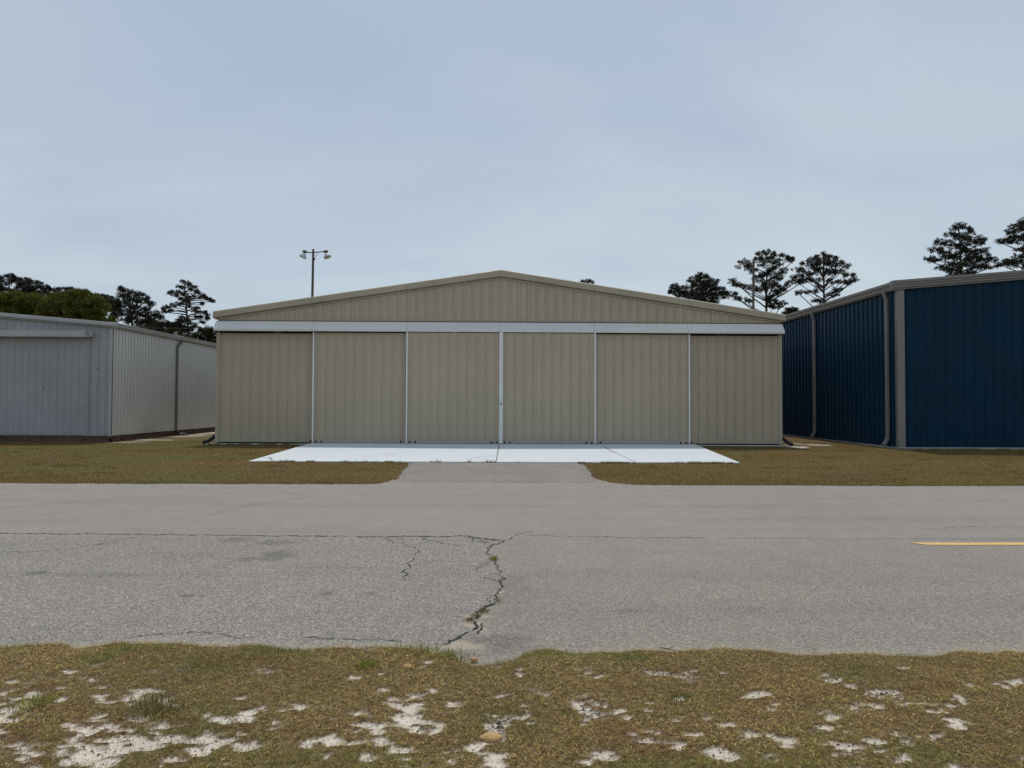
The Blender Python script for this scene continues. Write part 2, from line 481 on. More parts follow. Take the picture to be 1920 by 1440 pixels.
STAINS = [(615,1109,9,5,.8),(697,1110,10,5,.6),(355,1114,14,4,.7),(515,1040,40,12,.55),(450,1010,40,6,.5),(520,1015,40,6,.5),(1190,1143,46,4,.35),(190,1075,110,4,.3),(70,1072,28,5,.6),
          (480,1046,60,4,.45),(960,1100,50,30,.2),(940,1200,60,20,.4),(985,1215,50,14,.3),(640,1062,120,3,.25)]
def blobs(lst, x, y, s=31, sc=14):
    out = np.zeros_like(x)
    nz = fbm(x * sc, y * sc, s, 4) - 0.5
    for px, py, rx, ry, k in lst:
        c = gnd(px, py)
        ex = abs(gnd(px + rx, py).x - c.x); ey = abs(gnd(px, py + ry).y - gnd(px, py - ry).y) / 2
        r = np.sqrt(((x - c.x) / ex) ** 2 + ((y - c.y) / ey) ** 2)
        out = np.maximum(out, k * smooth(1.15, 0.45, r + 1.4 * nz))
    return out
SKID = [[(395,962),(470,945),(540,936),(575,930),(520,918),(430,914)],[(0,950),(200,936),(330,930)]]
def skid(x, y):
    out = np.zeros_like(x)
    for pl in SKID:
        p = [gnd(a, b) for a, b in pl]
        for a, b in zip(p[:-1], p[1:]):
            dx, dy = b.x - a.x, b.y - a.y
            t = np.clip(((x - a.x) * dx + (y - a.y) * dy) / (dx * dx + dy * dy), 0, 1)
            d = np.hypot(x - a.x - t * dx, y - a.y - t * dy)
            out = np.maximum(out, 0.16 * smooth(0.14, 0.04, d))
    return out
ROAD_SAND = [(895,1150,26,7,1),(910,1143,18,7,.9),(885,1166,20,8,1),(870,1206,40,9,.85),(937,1107,9,3,.8),(900,1178,14,7,.6),(855,1208,26,6,.9),(700,1216,22,4,.8)]
rx_ = spread(-7.5, 7.5, 0.035, -400, 400)
ry_ = np.concatenate([np.arange(ROAD_N - 0.7, JOINT + 0.1, 0.03), np.arange(JOINT + 0.13, ROAD_F + 0.8, 0.06)])
me = grid('road', rx_, ry_, road_z, {
    'coarse': coarse,
    'far': lambda x, y: smooth(JOINT - 0.02, JOINT + 0.02, y) * 0.92 + 0.45 * (1 - coarse(x, y)) * smooth(5.0, 7.0, y) * smooth(JOINT + .02, JOINT - .02, y),
    'stain': lambda x, y: np.maximum(blobs(STAINS, x, y), skid(x, y)),
    'sand': lambda x, y: np.maximum(blobs(ROAD_SAND, x, y, 41, 22), 0.45 * smooth(0.16, 0.02, y - near_edge(x)) * fbm(x * 7, y * 7, 52, 3))}, M_ASPH)
road = put('road', me); tag(road, kind='structure')

def ribbon(bm, pts, w, jit=0.012, seed=0, z=0.0, ywide=1.0):
    rnd = random.Random(seed)
    P = [Vector(p) for p in pts]
    while max((b - a).length for a, b in zip(P[:-1], P[1:])) > 0.03:      # midpoint displacement: a jagged line
        Q = [P[0]]
        for a, b in zip(P[:-1], P[1:]):
            l = (b - a).length
            if l > 0.03: Q.append(a.lerp(b, 0.5) + Vector((rnd.gauss(0, min(l * 0.13, jit * 3)), rnd.gauss(0, min(l * 0.13, jit * 3)), 0)))
            Q.append(b)
        P = Q
    prev = None
    for i, p in enumerate(P):
        t = (P[min(i+1, len(P)-1)] - P[max(i-1, 0)]); t.z = 0
        if t.length < 1e-6: continue
        t.normalize(); nrm = Vector((-t.y, t.x * ywide, 0))
        ends = min(1, i / 4, (len(P) - 1 - i) / 4)
        ww = w * (0.25 + 1.2 * rnd.random() ** 1.5) * max(0.15, ends) / 2
        zz_ = float(road_z(np.array(p.x), np.array(p.y))) + 0.0045 + z
        a, b = bm.verts.new((p.x + nrm.x * ww, p.y + nrm.y * ww, zz_)), bm.verts.new((p.x - nrm.x * ww, p.y - nrm.y * ww, zz_))
        if prev: bm.faces.new((prev[0], a, b, prev[1]))
        prev = (a, b)
bm = bmesh.new()
for i, (pts, w) in enumerate([
    (MAIN[:4], .020), (MAIN[3:8], .016), (MAIN[7:14], .024), (MAIN[13:18], .035), (MAIN[18:], .030),
    (c3((470,150),(480,185),(560,210),(595,235),(560,270),(525,290)), .011), (c3((555,300),(510,350),(525,380),(480,410),(490,460),(475,510)), .017),
    (c3((1165,880),(1170,930),(1140,975),(1090,1000)), .03), (c3((1060,860),(1110,900),(1085,965)), .04),
    (c3((1250,640),(1240,725)), .014), (c3((1175,465),(1230,490),(1290,510),(1345,545)), .012), (c3((1250,130),(1360,155),(1440,115)), .022)]):
    ribbon(bm, pts, w * 0.62, 0.008, i, 0, 1.15)
o = put('crack', mesh_of(bm, 'crack'), M_CRACK, road)
bm = bmesh.new()
jl = [gnd(-900, 989), gnd(0, 998), gnd(300, 1001), gnd(660, 1004), gnd(880, 1004), gnd(945, 1012)]
ribbon(bm, jl[:4], 0.0200, 0.004, 91, 0, 1.25)
ribbon(bm, jl[3:], 0.0225, 0.004, 92, 0, 1.25)
ribbon(bm, [gnd(975, 1002), gnd(1200, 1006), gnd(1330, 1006.5)], .0110, 0.004, 93, 0, 1.1)
ribbon(bm, [gnd(1345, 1006.5), gnd(1500, 1007), gnd(1700, 1008)], .0070, 0.004, 95, 0, 1.1)
ribbon(bm, [gnd(1700, 1008), gnd(2400, 1012)], 0.0075, 0.004, 94, 0, 1.25)
for i, (pts, w) in enumerate([
    (c3((240,120),(340,150),(390,185)), .010), (c3((640,130),(700,155),(820,180),(990,205)), .012), (c3((1080,125),(1090,160),(1240,180)), .010),
    (c3((400,125),(470,150)), .012), (c3((600,330),(850,340),(1140,350),(1270,345)), .007), (c3((1250,350),(1150,375),(1125,400),(1140,430)), .008),
    (c3((600,170),(580,200)), .010), (c3((660,105),(640,150)), .012), (c3((1440,115),(1530,90),(1640,60)), .010), (c3((960,115),(1060,130),(1250,140)), .010), (c3((1120,120),(1180,160),(1260,170)), .011),
    (c7((840,910),(1000,880),(1130,868),(1270,872),(1380,855),(1500,860),(1600,868),(1690,892),(1725,915)), .008),
    (c7((0,283),(180,283),(440,265),(600,243),(740,222),(900,190),(960,172)), .010), (c7((-700,330),(0,283)), .010), (c7((265,435),(360,415)), .012), (c7((1290,355),(1440,300),(1560,290)), .006), (c7((1640,355),(1720,340),(1900,310)), .007),
    (c1((1110,115),(1160,103),(1220,108),(1300,110),(1380,112),(1460,115),(1530,130)), .009),
    ([gnd(1500, 935), gnd(1650, 930), gnd(1900, 938)], .008), ([gnd(1730, 990), gnd(1830, 985), gnd(1960, 990)], .008), ([gnd(1240, 975), gnd(1420, 972), gnd(1560, 968)], .005)]):
    ribbon(bm, pts, w * 0.8, 0.006, 100 + i, 0.0005, 1.4)
o = put('fine_crack', mesh_of(bm, 'fine_crack'), M_CRACK2, road)

# yellow line
bm = bmesh.new()
ya, yb = 7.230, 7.105
xs0 = gnd(1708, 1016).x
cols = np.concatenate([[xs0], np.arange(xs0 + 0.10, 7, 0.12)])
rows = []
rnd = random.Random(4)
for i, x in enumerate(cols):
    y0 = ya + rnd.gauss(0, 0.002); y1 = yb + rnd.gauss(0, 0.002)
    if i == 0: y1 = ya - 0.02
    rows.append([bm.verts.new((x, y, float(road_z(np.array(x), np.array(y))) + 0.004)) for y in (y0, y1)])
for a, b in zip(rows[:-1], rows[1:]): bm.faces.new((a[0], b[0], b[1], a[1]))
yl = put('road_line', mesh_of(bm, 'road_line'), M_YEL); tag(yl, kind='structure')

# apron and driveway outlines
WALL_Y, BY, GY = 23.40, 21.85, 24.2        # front walls of the tan, blue and grey hangars
AP = [(gnd(467, 866.5).x, 16.55), (gnd(1396, 872).x, 16.45), (6.34, WALL_Y - 0.20), (-6.22, WALL_Y - 0.20)]
def in_apron(x, y):
    t = (y - 16.5) / (WALL_Y - 0.2 - 16.5)
    xl = AP[0][0] + (AP[3][0] - AP[0][0]) * t; xr = AP[1][0] + (AP[2][0] - AP[1][0]) * t
    return (y > 16.5) & (y < WALL_Y) & (x > xl) & (x < xr)
DL = [(gnd(735,903)), gnd(748,893), gnd(757,882), gnd(766,868)]
DR = [(gnd(1130,903)), gnd(1112,894), gnd(1106,882), gnd(1093,868)]
def in_drive(x, y):
    n = 0.07 * (fbm(y * 3, x * 0 + 2, 61, 3) - 0.5)
    ys = [p.y for p in DL]; xl = np.interp(y, ys, [p.x for p in DL]); ys = [p.y for p in DR]; xr = np.interp(y, ys, [p.x for p in DR])
    fl = 0.5 * np.exp(-np.maximum(0, y - ROAD_F) / 0.25)
    return (y > ROAD_F - 0.6) & (y < 16.56) & (x > xl + n - fl * 0.6) & (x < xr + n + fl)
bm = bmesh.new()
N = 24
top = []
for j in range(8):
    t = j / 7
    zz_ = 0.030 + 0.035 * t
    y = 16.5 + (WALL_Y - 0.05 - 16.5) * t
    xl = AP[0][0] + (AP[3][0] - AP[0][0]) * t; xr = AP[1][0] + (AP[2][0] - AP[1][0]) * t
    top.append([bm.verts.new((xl + (xr - xl) * i / N, y, zz_)) for i in range(N + 1)])
for j in range(7):
    for i in range(N): bm.faces.new((top[j][i], top[j][i+1], top[j+1][i+1], top[j+1][i]))
low = [bm.verts.new((v.co.x, v.co.y, -0.12)) for v in top[0]]
for i in range(N): bm.faces.new((low[i], low[i+1], top[0][i+1], top[0][i]))
for s in (0, N):
    lo = [bm.verts.new((r_[s].co.x, r_[s].co.y, -0.12)) for r_ in top]
    for j in range(7): bm.faces.new((lo[j], lo[j+1], top[j+1][s], top[j][s]))
ap = put('concrete_apron', mesh_of(bm, 'concrete_apron'), M_CONC); tag(ap, kind='structure')
bm = bmesh.new()
def apz(y): return 0.030 + 0.035 * (y - 16.5) / (WALL_Y - 0.05 - 16.5)
def ap_crack(pts, w, seed):
    rnd = random.Random(seed); prev = None
    P = []
    for a, b in zip(pts[:-1], pts[1:]):
        n = max(2, int((b - a).length / 0.15))
        P += [a.lerp(b, k / n) for k in range(n + 1)]
    for i, p in enumerate(P):
        ww = w * (0.5 + rnd.random())
        x = p.x + rnd.gauss(0, 0.006); y = p.y
        t = (P[min(i+1, len(P)-1)] - P[max(i-1, 0)]); t.z = 0; t.normalize()
        nx, ny = -t.y * ww, t.x * ww
        a, b = bm.verts.new((x - nx, y - ny, apz(y - ny) + 0.003)), bm.verts.new((x + nx, y + ny, apz(y + ny) + 0.003))
        if prev: bm.faces.new((prev[0], prev[1], b, a))
        prev = (a, b)
ap_crack([gnd(929.5, 867, .03), gnd(936.5, 833, .065)], 0.010, 1)
ap_crack([gnd(1190, 866, .03), gnd(1172, 857, .04), gnd(1145, 845, .05), gnd(1130, 836, .06)], 0.010, 2)
ap_crack([gnd(494, 857.5, .04), gnd(503, 858.5, .04), gnd(508, 862, .035), gnd(522, 866, .03)], 0.009, 3)
ap_crack([gnd(506, 857, .04), gnd(511, 861, .04)], 0.009, 5)
ap_crack([gnd(842, 864, .033), gnd(900, 857, .04), gnd(932, 853, .045)], 0.005, 4)
put('joint', mesh_of(bm, 'joint'), M_CRACK2, ap)
bm = bmesh.new()
vv = []
for y in list(np.arange(ROAD_F + 0.10, 16.49, 0.15)) + [16.498]:
    fl = 0.5 * math.exp(-max(0, y - ROAD_F) / 0.25)
    xl = float(np.interp(y, [p.y for p in DL], [p.x for p in DL])) - fl * 0.6 - 0.10
    xr = float(np.interp(y, [p.y for p in DR], [p.x for p in DR])) + fl + 0.10
    row = []
    for k in range(15):
        x = xl + (xr - xl) * k / 14
        row.append(bm.verts.new((x, y, (-0.03 if k in (0, 14) else 0.004 + 0.010 * float(fbm(np.array(x*2.), np.array(y*2.), 77, 2))) - 0.05 * max(0, 1 - (y - ROAD_F - 0.1) / 0.45) ** 2)))
    vv.append(row)
for a, b in zip(vv[:-1], vv[1:]):
    for k in range(14): bm.faces.new((a[k], a[k+1], b[k+1], b[k]))
dw = put('driveway', mesh_of(bm, 'driveway', True), M_DRIVE); tag(dw, kind='structure')

# near verge
P2 = []
_r2 = random.Random(77)
for x, y, a, b in ((360,272,45,12),(40,285,25,10),(215,355,45,25),(385,335,35,15),(330,430,90,30),(440,450,100,25),(520,435,30,15),(45,432,25,8),(60,555,70,25),(230,555,20,8),(500,515,100,35),(600,500,90,30),(790,515,100,40),(740,545,60,20),(900,530,60,25),(735,405,12,10),(775,415,15,8),(905,345,40,10),(895,445,20,15),(1035,285,22,8),(1030,450,60,20),(1060,395,25,10),(1130,380,35,12),(1190,385,30,8),(1175,198,35,12),(1315,275,14,22),(1300,205,15,10),(1380,155,25,8),(1230,510,90,25),(1200,575,50,20),(1350,455,50,25),(1390,570,40,20),(1430,250,20,10),(1555,330,30,12),(1600,460,50,20),(1670,300,35,15),(1690,375,40,15),(1780,520,90,35),(1850,550,60,25),(1690,560,50,30),(1520,545,70,20),(1470,410,25,8),(1850,225,40,12),(1615,205,25,10),(400,580,60,20),(650,580,60,18),
                   (1935,260,30,40),(2050,240,35,14),(2230,260,30,12),(1960,375,20,12),(1960,415,50,8),(2350,400,50,15),(2050,430,20,12),(2560,245,25,15),(2610,275,40,18),(2710,240,25,10),(2915,265,20,10),(2430,355,15,8),(2840,335,50,18),(2880,375,35,18),(2645,420,30,12),(2815,440,25,15),(2600,480,40,12),(3095,460,70,20),(3250,520,45,22),(2930,500,45,25),(2780,500,25,12),(2560,530,40,20),(2240,565,80,25),(1980,550,50,15),(2710,565,70,30),(2880,575,50,20),(3380,230,30,10),(3520,400,50,18),(3570,335,25,25),(3630,292,30,8),(3100,410,25,12),(3190,295,20,8),(3810,475,30,12),(2265,495,30,8)):
    P2.append((x / 2, 1140 + y / 2, a / 2 * 1.12, b / 2 * 1.12, _r2.uniform(0.62, 1.0)))
GREYP = [(x / 2, 1140 + y / 2, a / 2 * 1.15, b / 2 * 1.25, 1.0) for x, y, a, b in ((1880,440,60,30),(2220,385,65,40),(3340,330,75,35),(2470,255,70,14),(3090,265,60,12),(3400,480,60,20),(2600,260,60,24),(1320,285,20,25))]
def sand_near(x, y):
    a = np.maximum(blobs(P2, x, y, 31, 13), 0.85 * blobs(GREYP, x, y, 35, 16))
    n = fbm(x * 5, y * 7, 71, 4)
    a = np.maximum(a, 0.70 * smooth(0.56, 0.70, n) * smooth(4.0, 3.2, y))
    beyond = smooth(3.2, 5.0, np.abs(x)) + smooth(2.4, 1.5, y)
    a = np.maximum(a, np.clip(beyond, 0, 1) * smooth(0.54, 0.64, n))
    st = fbm(x * 17 - y * 9, y * 34 + x * 7, 73, 4)                # ragged, streaky edges and thatch left inside the patches
    st2 = fbm(x * 7, y * 11, 75, 3)
    faint = 0.34 * smooth(0.45, 0.7, fbm(x * 2.2, y * 3.5, 78, 3)) * smooth(3.95, 3.3, y) * smooth(0.8, -1.2, x - 0.3)
    a = smooth(0.40, 0.98, a * 0.62 + faint + (0.45 + 0.55 * np.minimum(1, 2 * a)) * (2.5 * (st - 0.5) + 0.9 * (st2 - 0.5)) + 0.14)
    return np.clip(a, 0, 1) * smooth(0.0, 0.2, near_edge(x) - y)
GREENP = [(290,1330,45,14,1),(65,1320,25,10,1),(690,1248,20,8,1),(1275,1310,24,8,.8),(500,1222,60,8,.9),(160,1240,60,16,.8),(30,1215,60,14,.6),(1180,1235,40,8,.7),(990,1225,40,6,.7),(1160,1305,24,12,.6),(1730,1415,60,22,.7),(1070,1345,24,10,.6),(560,1210,40,6,.6),(420,1255,80,14,.5),(1360,1310,40,12,.5),(840,1260,40,14,.4),(800,1212,40,5,1),(850,1225,30,6,1),(600,1310,50,10,.5),(250,1220,80,10,.7),(60,1390,50,14,.5),(1080,1230,80,6,.7),(1500,1380,60,14,.4)]
def green_near(x, y):
    return np.clip(blobs(GREENP, x, y, 81, 7) + 0.55 * smooth(0.5, 0.72, fbm(x * 1.6, y * 2.2, 85, 3)), 0, 1)
def verge_z(x, y):
    d = near_edge(x) - y
    h = 0.008 + 0.022 * (fbm(x * 2.2, y * 2.2, 91, 4) - 0.5) + 0.012 * (fbm(x * 11, y * 11, 93, 3) - 0.5)
    return np.where(d > 0, h * smooth(-0.02, 0.25, d) + 0.002, -0.06) - 0.012 * smooth(0.05, 0, d) - 0.01 * sand_near(x, y)
vx = spread(-4.2, 4.2, 0.02, -300, 300)
vy = np.concatenate([[-250, -120, -60, -30, -15, -7, -3, -1, 0, 0.6, 1.0], np.arange(1.3, ROAD_N + 0.35, 0.018)])
me = grid('verge', vx, vy, verge_z, {'sand': sand_near, 'grey': lambda x, y: blobs(GREYP, x, y, 35, 9), 'green': green_near}, M_SOIL)
vg = put('verge', me); tag(vg, kind='structure')

# lawn beyond the road
LSAND = [(330,817,70,4,.6),(395,811,30,5,.75),(290,826,50,2,.6),(230,830,50,2,.45),(370,812,40,4,.6),(1495,839,18,3,1),(1530,835,30,3,.6),(1490,832,12,4,.6)]
def sand_far(x, y):
    a = np.zeros_like(x)
    nz = fbm(x * 2.5, y * 2.5, 131, 4) - 0.5
    for px, py, rx, ry, k in LSAND:
        c = gnd(px, py); ex = abs(gnd(px + rx, py).x - c.x); ey = abs(gnd(px, py + ry).y - gnd(px, py - ry).y) / 2
        a = np.maximum(a, k * smooth(1.2, 0.5, np.sqrt(((x - c.x) / ex) ** 2 + ((y - c.y) / ey) ** 2) + 1.2 * nz))
    return np.maximum(a, 0.35 * smooth(0.76, 0.84, fbm(x * 2.3, y * 2, 135, 4)) * smooth(17, 18, y))
def green_far(x, y):
    base = smooth(0.42, 0.68, fbm(x * 0.35, y * 0.9, 141, 4))
    return np.clip(base * smooth(2, -10, x) * 0.9 + 0.30 * base + 0.7 * np.exp(-((x + 11.5) / 2.2) ** 2 - ((y - 22.3) / 2.0) ** 2), 0, 1)
def lawn_z(x, y):
    h = 0.012 + 0.03 * (fbm(x * 0.7, y * 0.7, 151, 4) - 0.5) + 0.010 * (fbm(x * 4, y * 4, 153, 3) - 0.5)
    h = np.maximum(h, 0.004)
    h = np.where(y > far_edge(x), h, -0.08)
    return np.where(in_drive(x, y) | in_apron(x, y), -0.08, h)
lx = spread(-17, 17, 0.07, -420, 420)
ly = np.concatenate([np.arange(ROAD_F - 0.3, 17.0, 0.05), np.arange(17.0, 26.0, 0.10), np.arange(26, 50, 0.8), [55, 60, 70, 85, 110, 150, 220, 350, 600]])
me = grid('lawn', lx, ly, lawn_z, {'sand': sand_far, 'grey': lambda x, y: 0.65 + 0 * x, 'green': green_far}, M_SOIL)
lw = put('lawn', me); tag(lw, kind='structure')

# grass blades
C_DRY = np.array([0.54, 0.40, 0.135]); C_BRN = np.array([0.235, 0.157, 0.046]); C_OLV = np.array([0.29, 0.25, 0.045]); C_GRN = np.array([0.14, 0.175, 0.032]); C_RED = np.array([0.26, 0.125, 0.05])
def blades(name, x, y, z, L, w, az, lean, col, bend, rng):
    n = len(x)
    d = np.stack([np.cos(az), np.sin(az), np.zeros(n)], -1)
    s = np.stack([-np.sin(az + rng.normal(0, .6, n)), np.cos(az + rng.normal(0, .6, n)), np.zeros(n)], -1)
    p0 = np.stack([x, y, z], -1)
    up = np.array([0, 0, 1.0])
    l1 = lean; l2 = lean + bend
    p1 = p0 + (d * np.sin(l1)[:, None] + up * np.cos(l1)[:, None]) * (L * 0.55)[:, None]
    p2 = p1 + (d * np.sin(l2)[:, None] + up * np.cos(l2)[:, None]) * (L * 0.45)[:, None]
    p1[:, 2] = np.maximum(p1[:, 2], z + 0.003); p2[:, 2] = np.maximum(p2[:, 2], z + 0.003)
    sw = s * (w / 2)[:, None]
    co = np.stack([p0 - sw, p0 + sw, p1 + sw * 0.8, p1 - sw * 0.8, p2], 1).reshape(-1, 3)
    b = np.arange(n)[:, None] * 5
    tris = np.concatenate([b + np.array([[0, 1, 2]]), b + np.array([[0, 2, 3]]), b + np.array([[3, 2, 4]])], 0)
    return raw_mesh(name, co, tris, np.repeat(col, 5, axis=0))
def near_grass():
    rng = np.random.default_rng(7)
    n = 640000
    x = rng.uniform(-4.2, 4.2, n); y = rng.uniform(1.6, ROAD_N + 0.2, n)
    e = near_edge(x)
    sd = sand_near(x, y); gr = green_near(x, y)
    dens = (1 - 0.78 * smooth(0.05, 0.95, sd)) * (0.25 + 1.0 * fbm(x * 13, y * 13, 201, 3))
    keep = (y < e + rng.normal(0, 0.012, n)) & (rng.random(n) < dens) & ((np.abs(x) < 3.3) | (rng.random(n) < 0.6)) & ((y > 2.4) | (rng.random(n) < 0.4))
    x, y, sd, gr = x[keep], y[keep], sd[keep], gr[keep]
    n = len(x)
    lying = rng.random(n) < (0.72 - 0.45 * gr)
    L = np.where(lying, rng.uniform(0.007, 0.026, n), rng.uniform(0.006, 0.019, n) * (1 + 0.8 * gr))
    w = rng.uniform(0.0010, 0.0024, n)
    az = rng.uniform(0, 2 * np.pi, n)
    lean = np.where(lying, rng.uniform(1.15, 1.55, n), np.abs(rng.normal(0.25, 0.35, n)))
    bend = np.where(lying, rng.normal(0, 0.2, n), rng.uniform(0.1, 0.8, n))
    col = np.where((rng.random(n) < 0.45)[:, None], C_DRY, C_BRN) * rng.uniform(0.5, 1.4, n)[:, None]
    pg = rng.random(n) < np.clip(0.36 + 0.70 * gr, 0, 1) * np.where(lying, 0.75, 1)
    col = np.where(pg[:, None], C_OLV + (C_GRN - C_OLV) * (rng.random(n) * np.clip(0.25 + gr, 0, 1))[:, None], col)
    col = col * (0.56 + 1.0 * fbm(x * 2.6, y * 3.6, 225, 4))[:, None]
    straw = rng.random(n) < 0.07
    col = np.where(straw[:, None], np.array([0.66, 0.53, 0.30]) * rng.uniform(0.7, 1.15, n)[:, None], col)
    ash = rng.random(n) < np.clip(2.2 * sd, 0, 0.75)
    col = np.where(ash[:, None], np.array([0.36, 0.29, 0.21]) * rng.uniform(0.45, 1.3, n)[:, None], col)
    rust = (blobs([(350,1362,26,8,1),(640,1371,20,6,1),(255,1412,22,8,1),(372,1424,14,8,1),(40,1385,60,10,.8),(190,1380,50,8,.7),(1275,1312,22,7,.8),(60,1425,60,10,.7)], x, y, 45, 9) > 0.35) & (rng.random(n) < 0.75)
    col = np.where(rust[:, None], np.array([0.23, 0.115, 0.035]) * rng.uniform(.5, 1.3, n)[:, None], col)
    red = (fbm(x * 4.5, y * 6, 222, 3) > 0.71) & (rng.random(n) < 0.5)
    col = np.where(red[:, None], C_RED * rng.uniform(.8, 1.3, n)[:, None], col)
    z = verge_z(x, y) + 0.0
    z = z + np.where(lying, rng.uniform(0.0, 0.012, n), 0)
    z = np.maximum(z, -0.008)
    return blades('verge_grass', x, y, z, L, w, az, lean, col, bend, rng)
o = put('verge_grass', near_grass(), M_GRASS); tag(o, 'short dry brown and olive grass on the sandy verge before the road', 'grass', kind='stuff')
def far_grass():
    rng = np.random.default_rng(8)
    n = 760000
    x = rng.uniform(-19, 19, n); y = ROAD_F - 0.1 + (25.5 - ROAD_F) * rng.random(n) ** 1.35
    sd = sand_far(x, y); gr = green_far(x, y)
    wob = rng.normal(0, 0.03, n)
    ok = (y > far_edge(x) + rng.normal(0, 0.015, n)) & ~in_drive(x + wob, y + wob) & ~in_apron(x, y)
    ok &= ~((np.abs(x + 0.03) < 9.45) & (y > WALL_Y - 0.12)) & ~((x > 12.0) & (y > 21.85)) & ~((x < -13.4) & (y > 24.1))
    ok &= rng.random(n) < (1 - 0.9 * sd)
    x, y, gr = x[ok], y[ok], gr[ok]; n = len(x)
    cl = fbm(x * 2.2, y * 2.2, 231, 3)
    L = rng.uniform(0.012, 0.030, n) * (0.6 + 0.8 * cl); w = rng.uniform(0.003, 0.006, n)
    tall = rng.random(n) < 0.004
    L = np.where(tall, L * 2.6, L)
    az = rng.uniform(0, 2 * np.pi, n); lean = np.abs(rng.normal(0.55, 0.4, n)); bend = rng.uniform(0.1, 0.7, n)
    col = np.where((rng.random(n) < 0.38)[:, None], C_DRY * np.array([0.69, 0.67, 0.30]), C_BRN * np.array([0.85, 0.86, 0.38])) * (rng.uniform(0.7, 1.15, n) * (0.20 + 1.25 * fbm(x * 0.6, y * 1.7, 241, 4)))[:, None]
    pg = rng.random(n) < np.clip(0.20 + 0.6 * gr, 0, 1)
    col = np.where(pg[:, None], (C_OLV + (C_GRN - C_OLV) * (rng.random(n) * 0.7 * gr)[:, None]) * 0.70, col)
    # taller growth left by the mower along the apron and here and there
    m = 16000
    k = rng.integers(0, 5, m); u = rng.random(m)
    ex = np.choose(k, [-5.75 + 3.5 * u, 1.75 + 3.6 * u, -9.5 + 3.2 * u, 12.2 + 7 * u, -13.3 + 0.4 * rng.random(m)])  # last three rows: wall weeds added to stand in for contact shadow
    ey = np.choose(k, [16.46 - 0.07 * rng.random(m) ** 2, 16.42 - 0.07 * rng.random(m) ** 2, WALL_Y - 0.3 - 0.08 * rng.random(m) ** 2, BY - 0.08 - 0.10 * rng.random(m) ** 2, GY + 8 * u])
    kk = fbm(ex * 5, ey * 5, 251, 4) + rng.normal(0, 0.06, m) > 0.52
    ex, ey = ex[kk], ey[kk]; m = len(ex)
    tc = 110                                                    # darker tussocks scattered over the mown grass
    tx = rng.uniform(-14, 16, tc); ty = ROAD_F + 0.5 + 9 * rng.random(tc)
    ok = ~in_drive(tx, ty) & ~in_apron(tx, ty) & (ty < 21.5)
    tx, ty = np.repeat(tx[ok], 60), np.repeat(ty[ok], 60); q = len(tx)
    tx = tx + rng.normal(0, 0.11, q); ty = ty + rng.normal(0, 0.07, q)
    ex, ey = np.concatenate([ex, tx]), np.concatenate([ey, ty]); m = len(ex)
    x = np.concatenate([x, ex]); y = np.concatenate([y, ey]); L = np.concatenate([L, rng.uniform(0.025, 0.075, m)]); w = np.concatenate([w, rng.uniform(0.003, 0.006, m)])
    az = np.concatenate([az, rng.uniform(0, 6.28, m)]); lean = np.concatenate([lean, np.abs(rng.normal(0.25, 0.25, m))]); bend = np.concatenate([bend, rng.uniform(0, 0.7, m)])
    col = np.concatenate([col, np.where((rng.random(m) < 0.5)[:, None], C_OLV * 0.6, C_BRN * 0.8) * rng.uniform(.6, 1.2, m)[:, None]]); n = len(x)
    z = np.maximum(lawn_z(x, y), 0.0)
    return blades('lawn_grass', x, y, z, L, w, az, lean, col, bend, rng)
o = put('lawn_grass', far_grass(), M_GRASS); tag(o, 'mown dry olive brown grass between the road and the hangars', 'grass', kind='stuff')

# dark bits of litter lying on the sand
def litter():
    rng = np.random.default_rng(12)
    n = 60000
    x = rng.uniform(-3.6, 3.6, n); y = rng.uniform(2.2, 4.0, n)
    sd = sand_near(x, y); gy = blobs(GREYP, x, y, 35, 9)
    ok = (sd > 0.25) & (rng.random(n) < 0.10 + 0.5 * gy)
    x, y = x[ok], y[ok]; n = len(x)
    z = verge_z(x, y) + 0.003
    r = rng.uniform(0.002, 0.0065, n); az = rng.uniform(0, 6.28, n); el = rng.uniform(0.4, 2.5, n)
    k = np.array([0, 2.1, 4.2])
    co = []
    for a in k:
        co.append(np.stack([x + r * np.cos(a + az) * el, y + r * np.sin(a + az), z], -1))
    co.append(np.stack([x, y, z + r * 0.9], -1))
    co = np.stack(co, 1).reshape(-1, 3)
    b = np.arange(n)[:, None] * 4
    tri = np.concatenate([b + np.array([t]) for t in ((0, 1, 3), (1, 2, 3), (2, 0, 3))], 0)
    c = np.where((rng.random(n) < 0.75)[:, None], np.array([0.05, 0.04, 0.033]), np.array([0.28, 0.22, 0.15]))
    return raw_mesh('leaf_litter', co, tri, np.repeat(c, 4, axis=0))
o = put('leaf_litter', litter(), M_GRASS); tag(o, 'dark crumbs of bark and leaf on the pale sand patches', 'litter', kind='stuff')

